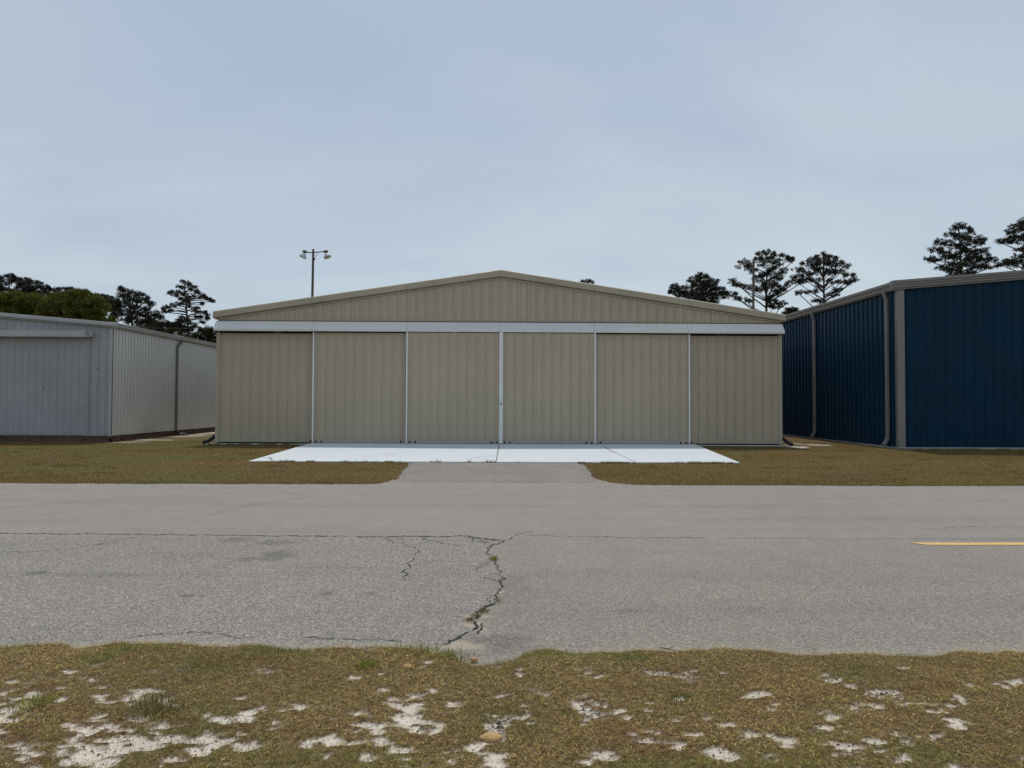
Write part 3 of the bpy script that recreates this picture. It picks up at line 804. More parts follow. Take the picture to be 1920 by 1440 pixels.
# ------------------------------------------------------------------ tan hangar
HX = at(938.5, 700, WALL_Y).x
HW = 9.28
E_Z, SL = 4.30, 0.152                   # eave height and roof slope
PK = E_Z + HW * SL
XL, XR = HX - HW, HX + HW
hg = empty('aircraft_hangar', (HX, WALL_Y, 0), 'wide tan metal hangar with six sliding door panels and low gable', 'hangar')
def roof_z(x): return PK - abs(x - HX) * SL
bm = bmesh.new()
prof = rib_profile(XL, XR, 0.3048, 0.034, HX, 0.046, 0.022, True, 0.006)
prof = sorted(prof + [(HX, 0.034)])
sheet(bm, (0, WALL_Y - 0.02, 0), (1, 0, 0), (0, -1, 0), prof, 3.70, lambda a: roof_z(a) - 0.05)
put('gable_wall', mesh_of(bm, 'gable_wall'), M_TAN, hg)
DEPTH = 16.0
for s, x in ((-1, XL), (1, XR)):
    bm = bmesh.new()
    sheet(bm, (x, WALL_Y + 0.05, 0), (0, 1, 0), (s, 0, 0), rib_profile(0, DEPTH, 0.3048, 0.034), 0.10, E_Z - 0.04)
    put('side_wall', mesh_of(bm, 'side_wall'), M_TAN, hg)
bm = bmesh.new()
sheet(bm, (0, WALL_Y + DEPTH + 0.05, 0), (1, 0, 0), (0, 1, 0), sorted(rib_profile(XL, XR, 0.3048, 0.034, HX) + [(HX, 0.034)]), 0.10, lambda a: roof_z(a) - 0.05)
put('back_wall', mesh_of(bm, 'back_wall'), M_TAN, hg)
# roof
bm = bmesh.new()
OV = 0.10
for s in (-1, 1):
    xa = HX; xb = HX + s * (HW + OV)
    prism_y(bm, [(xa, PK), (xb, PK - (HW + OV) * SL), (xb, PK - (HW + OV) * SL + 0.05), (xa, PK + 0.05)], WALL_Y - 0.05, WALL_Y + DEPTH + 0.2)
put('roof', mesh_of(bm, 'roof'), M_TAN_TRIM, hg)
# rake trim with the lower lip, cut into lengths
rk = None
for s in (-1, 1):
    bm = bmesh.new()
    cuts = [0.27, 3.1, 6.2, HW + OV + 0.03]
    for a, b in zip(cuts[:-1], cuts[1:]):
        b2 = b - (0.006 if b < HW else 0)
        xa, xb = HX + s * a, HX + s * b2
        za, zb = PK - a * SL, PK - b2 * SL
        # rounded outer face
        sec = [(-0.05, 0.085), (-0.115, 0.075), (-0.15, 0.045), (-0.155, -0.13), (-0.13, -0.15), (-0.02, -0.15), (0.0, 0.085)]
        va = [bm.verts.new((xa, WALL_Y + y, za + z)) for y, z in sec]
        vb = [bm.verts.new((xb, WALL_Y + y, zb + z)) for y, z in sec]
        bm.faces.new(va); bm.faces.new(vb[::-1])
        for i in range(len(sec)):
            j = (i + 1) % len(sec); bm.faces.new((va[i], vb[i], vb[j], va[j]))
    o = put('rake_trim', mesh_of(bm, 'rake_trim'), M_TAN_TRIM, hg)
    bm = bmesh.new()
    a, b = 0.0 if s < 0 else 0.0, HW - 0.02
    prism_y(bm, [(HX + s * 0.001, PK - 0.175), (HX + s * b, PK - b * SL - 0.175), (HX + s * b, PK - b * SL - 0.215), (HX + s * 0.001, PK - 0.215)], WALL_Y - 0.075, WALL_Y - 0.012)
    put('trim_lip', mesh_of(bm, 'trim_lip'), M_TAN_TRIM, o)
bm = bmesh.new()
sec = [(0.0, 0.093), (-0.05, 0.093), (-0.12, 0.082), (-0.157, 0.05), (-0.162, -0.135), (-0.135, -0.156), (-0.02, -0.156)]
rows = [[bm.verts.new((HX + a, WALL_Y + y, PK - abs(a) * SL + z)) for y, z in sec] for a in (-0.285, 0, 0.285)]
for a, b in zip(rows[:-1], rows[1:]):
    for i in range(len(sec)):
        j = (i + 1) % len(sec); bm.faces.new((a[i], b[i], b[j], a[j]))
bm.faces.new(rows[0]); bm.faces.new(rows[-1][::-1])
put('peak_cap', mesh_of(bm, 'peak_cap'), M_TAN_TRIM, hg)
for s in (-1, 1):                       # eave gutters along the sides
    bm = bmesh.new()
    x0, x1 = (XL - 0.14, XL - 0.005) if s < 0 else (XR + 0.005, XR + 0.14)
    box(bm, x0, x1, WALL_Y - 0.02, WALL_Y + DEPTH, E_Z - 0.19, E_Z - 0.06)
    put('gutter', mesh_of(bm, 'gutter'), M_TAN_TRIM, hg, 0.02)
    bm = bmesh.new()                    # corner trims
    xc = XL if s < 0 else XR
    box(bm, min(xc - s * 0.09, xc + s * 0.04), max(xc - s * 0.09, xc + s * 0.04), WALL_Y - 0.055, WALL_Y + 0.1, 0.06, 3.66)
    put('corner_trim', mesh_of(bm, 'corner_trim'), M_TAN_TRIM, hg, 0.01)
# hood over the door tracks
HT, HB, HP = 4.035, 3.70, 0.24
hood_cuts = [XL - 0.03] + [at(p, 610, WALL_Y - .3).x for p in (585, 763, 939, 1115, 1291)] + [XR + 0.03]
for a, b in zip(hood_cuts[:-1], hood_cuts[1:]):
    bm = bmesh.new()
    sec = [(0.0, HT), (-0.03, HT), (-HP + 0.015, HB + 0.085), (-HP, HB + 0.07), (-HP, HB), (-HP + 0.03, HB), (-HP + 0.03, HB + 0.06), (-0.05, HT - 0.05), (0.0, HT - 0.05)]
    va = [bm.verts.new((a + 0.004, WALL_Y - 0.06 + y, z)) for y, z in sec]
    vb = [bm.verts.new((b - 0.004, WALL_Y - 0.06 + y, z)) for y, z in sec]
    bm.faces.new(va); bm.faces.new(vb[::-1])
    for i in range(len(sec)):
        j = (i + 1) % len(sec); bm.faces.new((va[i], vb[i], vb[j], va[j]))
    hood = put('track_hood', mesh_of(bm, 'track_hood'), M_HOOD, hg)
    if a == hood_cuts[0] or b == hood_cuts[-1]:
        bm = bmesh.new()
        xa = a - 0.008 if a == hood_cuts[0] else b
        prism_x(bm, [(WALL_Y - 0.06, HT - 0.003), (WALL_Y - 0.09, HT - 0.003), (WALL_Y - 0.06 - HP, HB + 0.075), (WALL_Y - 0.06 - HP, HB + 0.002), (WALL_Y - 0.06, HB + 0.002)], xa, xa + 0.008)
        put('end_plate', mesh_of(bm, 'end_plate'), M_HOOD, hood)
bm = bmesh.new()
for yy in (-0.09, -0.17, -0.25):
    box(bm, XL + 0.02, XR - 0.02, WALL_Y + yy - 0.012, WALL_Y + yy + 0.012, 3.735, 3.80)
put('door_track', mesh_of(bm, 'door_track'), M_DARK, hg)
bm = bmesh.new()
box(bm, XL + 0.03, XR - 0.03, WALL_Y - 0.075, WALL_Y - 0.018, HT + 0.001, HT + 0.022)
put('shadow_strip', mesh_of(bm, 'shadow_strip'), M_DARK, hg)  # dark strip added as the shadow line where the gable meets the hood
# doors
edges = [XL + 0.05] + [at(p, 730, WALL_Y - .15).x for p in (586.5, 763, 939.5, 1115.5, 1293)] + [XR - 0.05]
planes = [0.0, 0.12, 0.24, 0.24, 0.12, 0.0]
tops = [3.645, 3.665, 3.675, 3.675, 3.665, 3.645]
bots = [0.075, 0.13, 0.13, 0.13, 0.13, 0.075]
for i in range(6):
    a, b = edges[i], edges[i+1]
    y = WALL_Y - 0.02 - planes[i]
    if i in (0,): b += 0.12
    if i == 1: b += 0.12
    if i == 4: a -= 0.12
    if i == 5: a -= 0.12
    bm = bmesh.new()
    ph = a + 0.16
    sheet(bm, (0, y, 0), (1, 0, 0), (0, -1, 0), rib_profile(a, b, 0.3048, 0.020, ph, 0.040, 0.020, True, 0.007), bots[i], tops[i])
    d = put('door_panel', mesh_of(bm, 'door_panel'), M_TAN, hg)
    bm = bmesh.new()                    # leaf thickness behind the sheet
    box(bm, a + 0.002, b - 0.002, y + 0.024, y + 0.06, bots[i] + 0.004, tops[i] - 0.005)
    put('door_leaf', mesh_of(bm, 'door_leaf'), M_TAN_TRIM, d)
    if i in (1, 2, 3, 4):
        bm = bmesh.new()
        box(bm, a, b, y - 0.035, y - 0.004, bots[i] - 0.05, bots[i] + 0.012)
        put('bottom_rail', mesh_of(bm, 'bottom_rail'), M_RAIL, d)
        for c in (a + 0.12, a + 0.30, b - 0.30, b - 0.12):
            bm = bmesh.new()
            box(bm, c - 0.022, c + 0.022, y - 0.05, y - 0.036, 0.072, bots[i] + 0.012)
            put('roller', mesh_of(bm, 'roller'), M_DARK, d)
        # white edge trim on the leading edge
        bm = bmesh.new()
        x0, x1 = (a - 0.010, a + 0.032) if i in (1, 2) else (b - 0.032, b + 0.010)
        box(bm, x0, x1, y - 0.05, y + 0.06, 0.085, 3.69)
        put('edge_trim', mesh_of(bm, 'edge_trim'), M_WHITE, d, 0.006)
        if i in (2, 3):
            bm = bmesh.new()
            xc = edges[3]
            x0, x1 = (xc - 0.055, xc - 0.003) if i == 2 else (xc + 0.003, xc + 0.055)
            box(bm, x0, x1, y - 0.052, y + 0.06, 0.083, 3.695)
            put('edge_trim', mesh_of(bm, 'edge_trim'), M_WHITE, d, 0.006)
        if i == 2:
            bm = bmesh.new()
            box(bm, edges[3] - 0.075, edges[3] - 0.05, y - 0.075, y - 0.053, 1.36, 1.50)
            box(bm, edges[3] - 0.02, edges[3] + 0.03, y - 0.085, y - 0.054, 1.32, 1.40)
            put('latch', mesh_of(bm, 'latch'), M_RAIL, d, 0.004)
    else:
        bm = bmesh.new()
        box(bm, a, b, y - 0.03, y - 0.004, bots[i] - 0.03, bots[i] + 0.006)
        put('bottom_rail', mesh_of(bm, 'bottom_rail'), M_DARK, d)
for x0, x1 in ((XL - 0.25, edges[1] - 0.10), (edges[5] + 0.18, XR + 0.20)):
    bm = bmesh.new(); box(bm, x0, x1, WALL_Y - 0.28, WALL_Y + 0.15, -0.1, 0.035)
    put('sill_slab', mesh_of(bm, 'sill_slab'), M_SILL, hg, 0.01)
bm = bmesh.new()
box(bm, XL + 0.02, XR - 0.02, WALL_Y + 0.16, WALL_Y + DEPTH + 0.02, -0.1, 0.11)
put('floor_slab', mesh_of(bm, 'floor_slab'), M_SILL, hg)
bm = bmesh.new()
box(bm, edges[1] - 0.1, edges[5] + 0.1, WALL_Y - 0.04, WALL_Y - 0.02, 0.05, 0.16)
put('threshold', mesh_of(bm, 'threshold'), M_DARK, hg)

# black drain pipes at the two front corners of the tan hangar
def drain(xa, xb, lab):
    o = empty('drain_pipe', ((xa + xb) / 2, WALL_Y - 0.05, 0), lab, 'drain pipe', 'drain pipes at the hangar corners')
    bm = bmesh.new()
    s = 1 if xb > xa else -1
    pts = [(xa, WALL_Y + 0.06, 0.46), (xa + s * 0.02, WALL_Y + 0.05, 0.36)]
    P = []; Rr = []
    key = [Vector((xa, WALL_Y + 0.06, 0.27)), Vector((xa + s * 0.05, WALL_Y - 0.02, 0.20)), Vector((xa + s * 0.15, WALL_Y - 0.12, 0.12)), Vector((xb, WALL_Y - 0.22, 0.075))]
    for i in range(31):
        t = i / 30 * 3; k = min(2, int(t)); P.append(key[k].lerp(key[k+1], t - k)); Rr.append(0.062 if i % 2 else 0.052)
    tube(bm, P, Rr, 10)
    put('pipe', mesh_of(bm, 'pipe', True), M_DARK, o)
    bm = bmesh.new()
    tube(bm, [P[-2], P[-1] + (P[-1] - P[-2]).normalized() * 0.03], [0.075, 0.075], 10)
    put('outlet', mesh_of(bm, 'outlet'), M_DARK, o)
drain(XL - 0.07, XL - 0.30, 'black corrugated drain pipe at tan hangar corner beside the grey hangar')
drain(XR + 0.07, XR + 0.24, 'black corrugated drain pipe at tan hangar corner beside the blue hangar')

# ------------------------------------------------------------------ blue hangar
BD, BW = 24.0, 16.0
BX = at(1681.5, 700, BY).x + 0.04
def depth_at(px, x):
    d = ray(px, 750); return x * d.y / d.x
BE, BS = 5.06, 0.086
bl = empty('blue_hangar', (BX, BY, 0), 'deep blue metal hangar with grey brown trim and two downspouts', 'hangar')
def bz(x):
    c = BX + BW / 2
    return BE + (BW / 2 - abs(x - c)) * BS
bm = bmesh.new()
sheet(bm, (0, BY, 0), (1, 0, 0), (0, -1, 0), sorted(rib_profile(BX, BX + BW, 0.3048, 0.030, BX + .3, 0.045, 0.02, True, 0.0) + [(BX + BW/2, 0.0)]), 0.07, lambda a: bz(a) - 0.02)
put('front_wall', mesh_of(bm, 'front_wall'), M_BLUE, bl)
for s, x in ((-1, BX), (1, BX + BW)):
    bm = bmesh.new()
    sheet(bm, (x, BY, 0), (0, 1, 0), (s, 0, 0), rib_profile(0, BD, 0.3048, 0.042, 0, 0.05, 0.025), 0.07, BE - 0.02)
    put('side_wall', mesh_of(bm, 'side_wall'), M_BLUE, bl)
bm = bmesh.new()
sheet(bm, (0, BY + BD, 0), (1, 0, 0), (0, 1, 0), sorted(rib_profile(BX, BX + BW, 0.3048, 0.03) + [(BX + BW/2, 0.0)]), 0.07, lambda a: bz(a) - 0.02)
put('back_wall', mesh_of(bm, 'back_wall'), M_BLUE, bl)
bm = bmesh.new()
for x0, x1 in ((BX - 0.035, BX + 0.195), (BX + BW - 0.235, BX + BW + 0.04)):
    b2 = bmesh.new(); box(b2, x0, x1, BY - 0.045, BY + 0.10, 0.06, BE - 0.02)
    put('corner_trim', mesh_of(b2, 'corner_trim'), M_BTRIM, bl, 0.008)
bm.free()
bm = bmesh.new(); c = BX + BW / 2
for s in (-1, 1):
    xb = c + s * (BW / 2 + 0.1)
    prism_y(bm, [(c, BE + BW/2*BS), (xb, BE - 0.1*BS), (xb, BE - 0.1*BS + 0.06), (c, BE + BW/2*BS + 0.06)], BY - 0.05, BY + BD + 0.1)
put('roof', mesh_of(bm, 'roof'), M_ROOF, bl)
for s in (-1, 1):
    bm = bmesh.new(); L_ = BW / 2 + 0.24
    for (dz0, dz1, pr) in ((0.10, 0.185, 0.20), (0.03, 0.097, 0.17), (-0.045, 0.027, 0.145), (-0.10, -0.048, 0.10)):
        xb = c + s * L_; zp = BE + BW/2*BS; ze = zp - L_ * BS
        prism_y(bm, [(c + s*0.001, zp + dz0), (xb, ze + dz0), (xb, ze + dz1), (c + s*0.001, zp + dz1)], BY - pr, BY - 0.001)
    put('rake_trim', mesh_of(bm, 'rake_trim'), M_BTRIM, bl, 0.006)
    bm = bmesh.new()                     # eave gutter
    xw = BX if s < 0 else BX + BW
    zc = BE - 0.02
    sec = [(0.02, -0.10), (0.12, -0.10), (0.17, -0.05), (0.19, 0.03), (0.235, 0.07), (0.245, 0.15), (0.02, 0.16)]
    va = [bm.verts.new((xw + s*(a), BY - 0.01, zc + z)) for a, z in sec]; vb = [bm.verts.new((xw + s*a, BY + BD, zc + z)) for a, z in sec]
    bm.faces.new(va); bm.faces.new(vb[::-1])
    for i in range(len(sec)):
        j = (i+1) % len(sec); bm.faces.new((va[i], vb[i], vb[j], va[j]))
    put('gutter', mesh_of(bm, 'gutter'), M_BTRIM, bl)
for yy in (depth_at(1663.5, BX - 0.09), depth_at(1527, BX - 0.09), depth_at(1527, BX - 0.09) + 5.2):
    bm = bmesh.new()
    tube(bm, [(BX - 0.15, yy, BE - 0.08), (BX - 0.15, yy, BE - 0.20), (BX - 0.085, yy, BE - 0.36), (BX - 0.085, yy, 0.42), (BX - 0.10, yy, 0.30), (BX - 0.19, yy - 0.03, 0.17), (BX - 0.25, yy - 0.05, 0.13)], 0.068, 4)
    ds = put('downspout', mesh_of(bm, 'downspout'), M_BTRIM, bl, 0.01)
    for z in (1.2, 3.2):
        bm = bmesh.new(); box(bm, BX - 0.142, BX - 0.034, yy - 0.062, yy + 0.062, z, z + 0.03)
        put('strap', mesh_of(bm, 'strap'), M_BTRIM, ds)
bm = bmesh.new()
box(bm, BX - 0.05, BX + BW + 0.05, BY - 0.05, BY - 0.034, 0.045, 0.075)
put('base_trim', mesh_of(bm, 'base_trim'), M_GTRIM, bl)
bm = bmesh.new()
box(bm, BX - 0.055, BX - 0.038, BY - 0.03, BY + BD, 0.045, 0.075)
put('base_trim', mesh_of(bm, 'base_trim'), M_GTRIM, bl)
bm = bmesh.new()
box(bm, BX - 0.03, BX + BW + 0.03, BY - 0.03, BY + BD, -0.15, 0.044)
put('foundation', mesh_of(bm, 'foundation'), M_SILL, bl)

# ------------------------------------------------------------------ grey hangar
GW, GD = 18.0, 20.0
GX = at(206, 760, GY).x
GE, GS, GB = 3.98, 0.081, 0.225
gh = empty('grey_hangar', (GX, GY, 0), 'weathered pale grey metal hangar on a crumbling footing', 'hangar')
gc = GX - GW / 2
def gz(x): return GE + (GW / 2 - abs(x - gc)) * GS
bm = bmesh.new()
sheet(bm, (0, GY, 0), (1, 0, 0), (0, -1, 0), sorted(rib_profile(GX - GW, GX, 0.24, 0.015, GX - 0.14, 0.03, 0.012, False, 0.010) + [(gc, 0.0)]), GB, lambda a: gz(a) - 0.02)
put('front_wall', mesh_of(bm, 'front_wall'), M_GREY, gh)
for s, x in ((1, GX), (-1, GX - GW)):
    bm = bmesh.new()
    sheet(bm, (x, GY, 0), (0, 1, 0), (s, 0, 0), rib_profile(0, GD, 0.205, 0.050, 0.1, 0.080, 0.077, False), GB, GE - 0.02)
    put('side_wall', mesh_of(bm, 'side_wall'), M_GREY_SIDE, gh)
bm = bmesh.new()
sheet(bm, (0, GY + GD, 0), (1, 0, 0), (0, 1, 0), sorted(rib_profile(GX - GW, GX, 0.24, 0.02, GX, 0.03, 0.012, False) + [(gc, 0.0)]), GB, lambda a: gz(a) - 0.02)
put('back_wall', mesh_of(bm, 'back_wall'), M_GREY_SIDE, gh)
bm = bmesh.new()
for s in (-1, 1):
    xb = gc + s * (GW / 2 + 0.12)
    prism_y(bm, [(gc, GE + GW/2*GS), (xb, GE - 0.12*GS), (xb, GE - 0.12*GS + 0.05), (gc, GE + GW/2*GS + 0.05)], GY - 0.06, GY + GD + 0.1)
put('roof', mesh_of(bm, 'roof'), M_ROOF, gh)
for s in (-1, 1):
    bm = bmesh.new(); L_ = GW/2 + 0.20; zp = GE + GW/2*GS; xb = gc + s * L_; ze = zp - L_ * GS
    for dz0, dz1, pr in ((-0.045, 0.085, 0.16), (-0.085, -0.048, 0.12)):
        prism_y(bm, [(gc + s*0.001, zp + dz0), (xb, ze + dz0), (xb, ze + dz1), (gc + s*0.001, zp + dz1)], GY - pr, GY - 0.001)
    put('rake_trim', mesh_of(bm, 'rake_trim'), M_GTRIM, gh, 0.035)
    bm = bmesh.new(); xw = GX if s > 0 else GX - GW; zc = GE - 0.01
    sec = [(0.06, -0.07), (0.15, -0.07), (0.18, -0.03), (0.19, 0.01), (0.22, 0.05), (0.22, 0.075), (0.02, 0.08)]
    va = [bm.verts.new((xw + s*a, GY - 0.0, zc + z)) for a, z in sec]; vb = [bm.verts.new((xw + s*a, GY + GD, zc + z)) for a, z in sec]
    bm.faces.new(va); bm.faces.new(vb[::-1])
    for i in range(len(sec)):
        j = (i+1) % len(sec); bm.faces.new((va[i], vb[i], vb[j], va[j]))
    put('gutter', mesh_of(bm, 'gutter'), M_GTRIM, gh)
bm = bmesh.new()
box(bm, GX - 0.02, GX + 0.05, GY - 0.045, GY + 0.07, GB - 0.02, GE - 0.12)
put('corner_trim', mesh_of(bm, 'corner_trim'), M_GTRIM, gh, 0.008)
yd = depth_at(331, GX + 0.09)
bm = bmesh.new()
tube(bm, [(GX + 0.13, yd + 0.25, GE - 0.10), (GX + 0.13, yd + 0.25, GE - 0.20), (GX + 0.10, yd + 0.05, GE - 0.33), (GX + 0.09, yd, GE - 0.42), (GX + 0.09, yd, 0.36), (GX + 0.12, yd - 0.02, 0.26), (GX + 0.22, yd - 0.05, 0.2)], 0.062, 4)
put('downspout', mesh_of(bm, 'downspout'), painted_metal('dull brown grey downspout', (0.17, 0.155, 0.14), 0.5), gh, 0.01)
# sliding door and its track box
dx1 = at(166, 700, GY - .05).x
bm = bmesh.new()
sheet(bm, (0, GY - 0.024, 0), (1, 0, 0), (0, -1, 0), rib_profile(GX - GW + 2, dx1 - 0.004, 0.24, 0.014, dx1 - 0.1, 0.022, 0.012, False, 0.004), GB + 0.03, 3.62)
gd = put('sliding_door', mesh_of(bm, 'sliding_door'), M_GREY, gh)
bm = bmesh.new()
box(bm, GX - GW + 2, dx1 - 0.003, GY - 0.022, GY - 0.017, GB + 0.034, 3.615)
put('door_leaf', mesh_of(bm, 'door_leaf'), M_GREY, gd)
for px, py in ((79, 725), (123, 724), (180, 690), (179, 724)):
    bm = bmesh.new(); p = at(px, py, GY - 0.1); box(bm, p.x - 0.006, p.x + 0.006, GY - 0.040 if px < 150 else GY - 0.03, GY - 0.025 if px < 150 else GY - 0.002, p.z - (0.05 if px < 100 else 0.025), p.z + 0.015)
    put('door_bolt', mesh_of(bm, 'door_bolt'), M_DARK, gd)
tx1 = at(159, 626, GY - .35).x; tx2 = at(174, 626, GY - .1).x
bm = bmesh.new()
box(bm, GX - GW + 1, tx1, GY - 0.34, GY - 0.036, 3.535, 3.745)
tb = put('track_box', mesh_of(bm, 'track_box'), M_GTRIM, gh, 0.015)
bm = bmesh.new()
box(bm, tx1 + 0.003, tx2, GY - 0.14, GY - 0.034, 3.56, 3.735)
put('end_plate', mesh_of(bm, 'end_plate'), M_GTRIM, tb, 0.006)
# crumbled footing
bm = bmesh.new()
rnd = random.Random(3)
def footing(p0, p1, out, ztop):
    n = int((Vector(p1) - Vector(p0)).length / 0.12)
    prev = None
    for i in range(n + 1):
        t = i / n
        x = p0[0] + (p1[0] - p0[0]) * t; y = p0[1] + (p1[1] - p0[1]) * t
        o1, o2 = rnd.uniform(-0.03, 0.05), rnd.uniform(0.0, 0.13)
        row = [bm.verts.new((x + out[0]*q, y + out[1]*q, z)) for q, z in ((-0.10, ztop), (o1, ztop - 0.01), (o1 + rnd.uniform(-.02, .05), ztop - 0.09 + rnd.uniform(-.03, .02)), (o2, 0.06 + rnd.uniform(-.03, .04)), (o2 + 0.08, -0.12))]
        if prev:
            for k in range(4): bm.faces.new((prev[k], row[k], row[k+1], prev[k+1]))
        prev = row
footing((GX - GW, GY - 0.02), (GX + 0.03, GY - 0.02), (0, -1), GB - 0.005)
footing((GX + 0.03, GY - 0.05), (GX + 0.03, GY + GD), (1, 0), GB - 0.005)
put('footing', mesh_of(bm, 'footing'), M_FOUND, gh)

bm = bmesh.new()
p = gnd(338, 817.5)
a = Vector((p.x - 0.28, p.y + 0.25, 0.16)); b = Vector((p.x + 0.35, p.y - 0.12, 0.05))
tube(bm, [a, b], 0.07, 4, 0.35)
tube(bm, [a + Vector((0.2, -0.2, -.06)), b + Vector((-0.1, -0.12, 0))], 0.04, 4, 0.6)
o = put('plank', mesh_of(bm, 'plank'), M_PLANK); tag(o, 'dark broken plank lying at the foot of the grey hangar downspout', 'plank')

# ------------------------------------------------------------------ light poles
def light_pole(px, top, Y, la, lb, lab, seed):
    t = at(px, top, Y); b = Vector((t.x - 0.10, Y, 0))
    o = empty('light_pole', b, lab, 'light pole', 'floodlight poles behind the hangar')
    bm = bmesh.new()
    P = [b.lerp(t, k / 8) for k in range(9)]
    tube(bm, P, [0.10 - 0.03 * k / 8 for k in range(9)], 10)
    put('pole', mesh_of(bm, 'pole', True), M_WOOD, o)
    A = at(la[0], la[1], Y); B = at(lb[0], lb[1], Y)
    ca = at(px, top + 7, Y)
    bm = bmesh.new()
    ya = Y - 0.085
    tube(bm, [(A.x + 0.1, ya, A.z + 0.20), (ca.x, ya, ca.z), (B.x - 0.1, ya, B.z + 0.26)], 0.035, 6)
    cb = put('crossarm', mesh_of(bm, 'crossarm'), M_WOOD, o)
    for dz, dx in ((0.38, 0.38), (0.42, 0.28)):
        bm = bmesh.new()
        tube(bm, [(ca.x + 0.08, ya - 0.02, ca.z - dz), (ca.x + dx, ya - 0.02, ca.z - 0.02)], 0.010, 5)
        put('brace', mesh_of(bm, 'brace'), M_RAIL, cb)
    bm = bmesh.new()
    box(bm, ca.x + 0.055, ca.x + 0.14, ya - 0.06, ya + 0.02, ca.z - 0.47, ca.z - 0.36)
    put('junction_box', mesh_of(bm, 'junction_box'), M_DARK, o, 0.01)
    for s, q in ((-1, A), (1, B)):
        bm = bmesh.new()
        m = Matrix.Translation((q.x - s * 0.02, ya, q.z + 0.26)) @ Matrix.Rotation(s * 1.45, 4, 'Y')
        lathe(bm, [(0.0, -0.13), (0.06, -0.13), (0.085, -0.08), (0.085, 0.08), (0.06, 0.13), (0.0, 0.13)], m, 12)
        tube(bm, [(q.x - s * 0.02, ya, q.z + 0.22), (q.x, ya, q.z + 0.12)], 0.05, 8)
        hd = put('lamp_head', mesh_of(bm, 'lamp_head', True), M_WOOD if s < 2 else M_DARK, o)
        bm = bmesh.new()
        m = Matrix.Translation((q.x, ya, q.z + 0.14)) @ Matrix.Rotation(math.pi - s * 0.42, 4, 'Y') @ Matrix.Rotation(0.15, 4, 'X')
        lathe(bm, [(0.05, -0.02), (0.085, 0.02), (0.15, 0.07), (0.205, 0.15), (0.235, 0.26), (0.24, 0.27), (0.23, 0.265), (0.17, 0.14), (0.06, 0.04), (0.0, 0.03)], m, 20)
        rf = put('reflector', mesh_of(bm, 'reflector', True), M_LAMP, hd)
light_pole(587.5, 467, 44, (571.5, 480), (612, 480), 'wooden pole with two bell floodlights rising clear above the roof of the tan hangar', 1)
light_pole(1413, 486, 44, (1385, 499), (1436, 498), 'wooden floodlight pole standing against the open pine near the blue hangar', 2)
bm = bmesh.new()
q = at(400, 616, 50)
P = [Vector((-70 + 6.1 * k, 50, q.z + 0.0009 * (k - 5) ** 2)) for k in range(12)]
tube(bm, P, 0.012, 5)
o = put('power_line', mesh_of(bm, 'power_line'), M_WIRE); tag(o, 'thin dark overhead wire in the gap between grey and tan hangars', 'wire')

# ------------------------------------------------------------------ trees
def needles(pts, rad, per, rng, nl=(0.16, 0.30), nw=0.035, flat=0.7, warmth=1.0, up=0.35):
    """needle sprays round each tuft centre"""
    n = len(pts) * per
    c = np.repeat(np.array(pts), per, axis=0); rr = np.repeat(np.array(rad), per)
    d = rng.normal(size=(n, 3)); d /= np.linalg.norm(d, axis=1)[:, None]
    r = rr * rng.random(n) ** 0.45
    p = c + d * r[:, None] * np.array([1, 1, flat])
    dd = d * 0.8 + rng.normal(size=(n, 3)) * 0.6 + np.array([0, 0, up]); dd /= np.linalg.norm(dd, axis=1)[:, None]
    s = np.cross(dd, rng.normal(size=(n, 3))); s /= np.linalg.norm(s, axis=1)[:, None]
    L = rng.uniform(nl[0], nl[1], n)[:, None]; w = nw * rng.uniform(0.6, 1.3, n)[:, None]
    co = np.stack([p - s * w, p + s * w, p + dd * L], 1).reshape(-1, 3)
    tri = np.arange(3 * n).reshape(-1, 3)
    tone = np.repeat(rng.uniform(0.55, 1.5, len(pts)), per) * rng.uniform(0.8, 1.2, n)
    warm = np.repeat((rng.random(len(pts)) < 0.16).astype(float), per)
    col = tone[:, None] * (np.array([1, 1, 1]) + warmth * warm[:, None] * np.array([0.9, 0.25, -0.1]))
    return co, tri, np.repeat(col, 3, axis=0)
def leafy(px, top_py, Y, env, lab, seed, n_cl=240, per=110, mat=None, tone=1.0, group=None, name='broadleaf_tree'):
    rnd = random.Random(seed); rng = np.random.default_rng(seed)
    T = at(px, top_py, Y); m = Y / F_PX
    o = empty(name, (T.x, Y, 0), lab, 'tree', group)
    zs = [at(px, e[0], Y).z for e in env][::-1]; le = [e[1] * m for e in env][::-1]; re_ = [e[2] * m for e in env][::-1]
    bm = bmesh.new()
    tr = [Vector((T.x, Y, 0)), Vector((T.x + .1, Y, T.z * .3)), Vector((T.x - .1, Y, T.z * .6)), Vector((T.x, Y, T.z * .9))]
    tube(bm, tr, [0.28, 0.22, 0.14, 0.03], 8)
    pts, rads = [], []
    for i in range(n_cl):
        z = zs[0] + (T.z - zs[0]) * rnd.random() ** 0.8
        az = rnd.uniform(0, 6.283); rr = rnd.random() ** 0.42
        l_ = float(np.interp(z, zs, le)); r_ = float(np.interp(z, zs, re_))
        w = (r_ if math.cos(az) > 0 else l_)
        p = Vector((T.x + w * math.cos(az) * rr, Y + 0.5 * (l_ + r_) * 0.8 * math.sin(az) * rr, z))
        pts.append(tuple(p)); rads.append(rnd.uniform(0.16, 0.48))
        if i % 4 == 0:
            s = Vector((T.x, Y, max(zs[0] * .6, z - 0.5 * (p - Vector((T.x, Y, z))).length)))
            tube(bm, [s, s.lerp(p, .5) + Vector((0, 0, .15)), p], [0.06, 0.035, 0.012], 4, caps=False)
    put('trunk', mesh_of(bm, 'trunk', True), M_BARK, o)
    co, tri, colr = needles(pts, rads, per, rng, (0.08, 0.20), 0.040, 1.0, 0.0, 0.7)
    put('crown', raw_mesh('crown', co, tri, colr * tone), mat or M_LEAF, o)
    return o

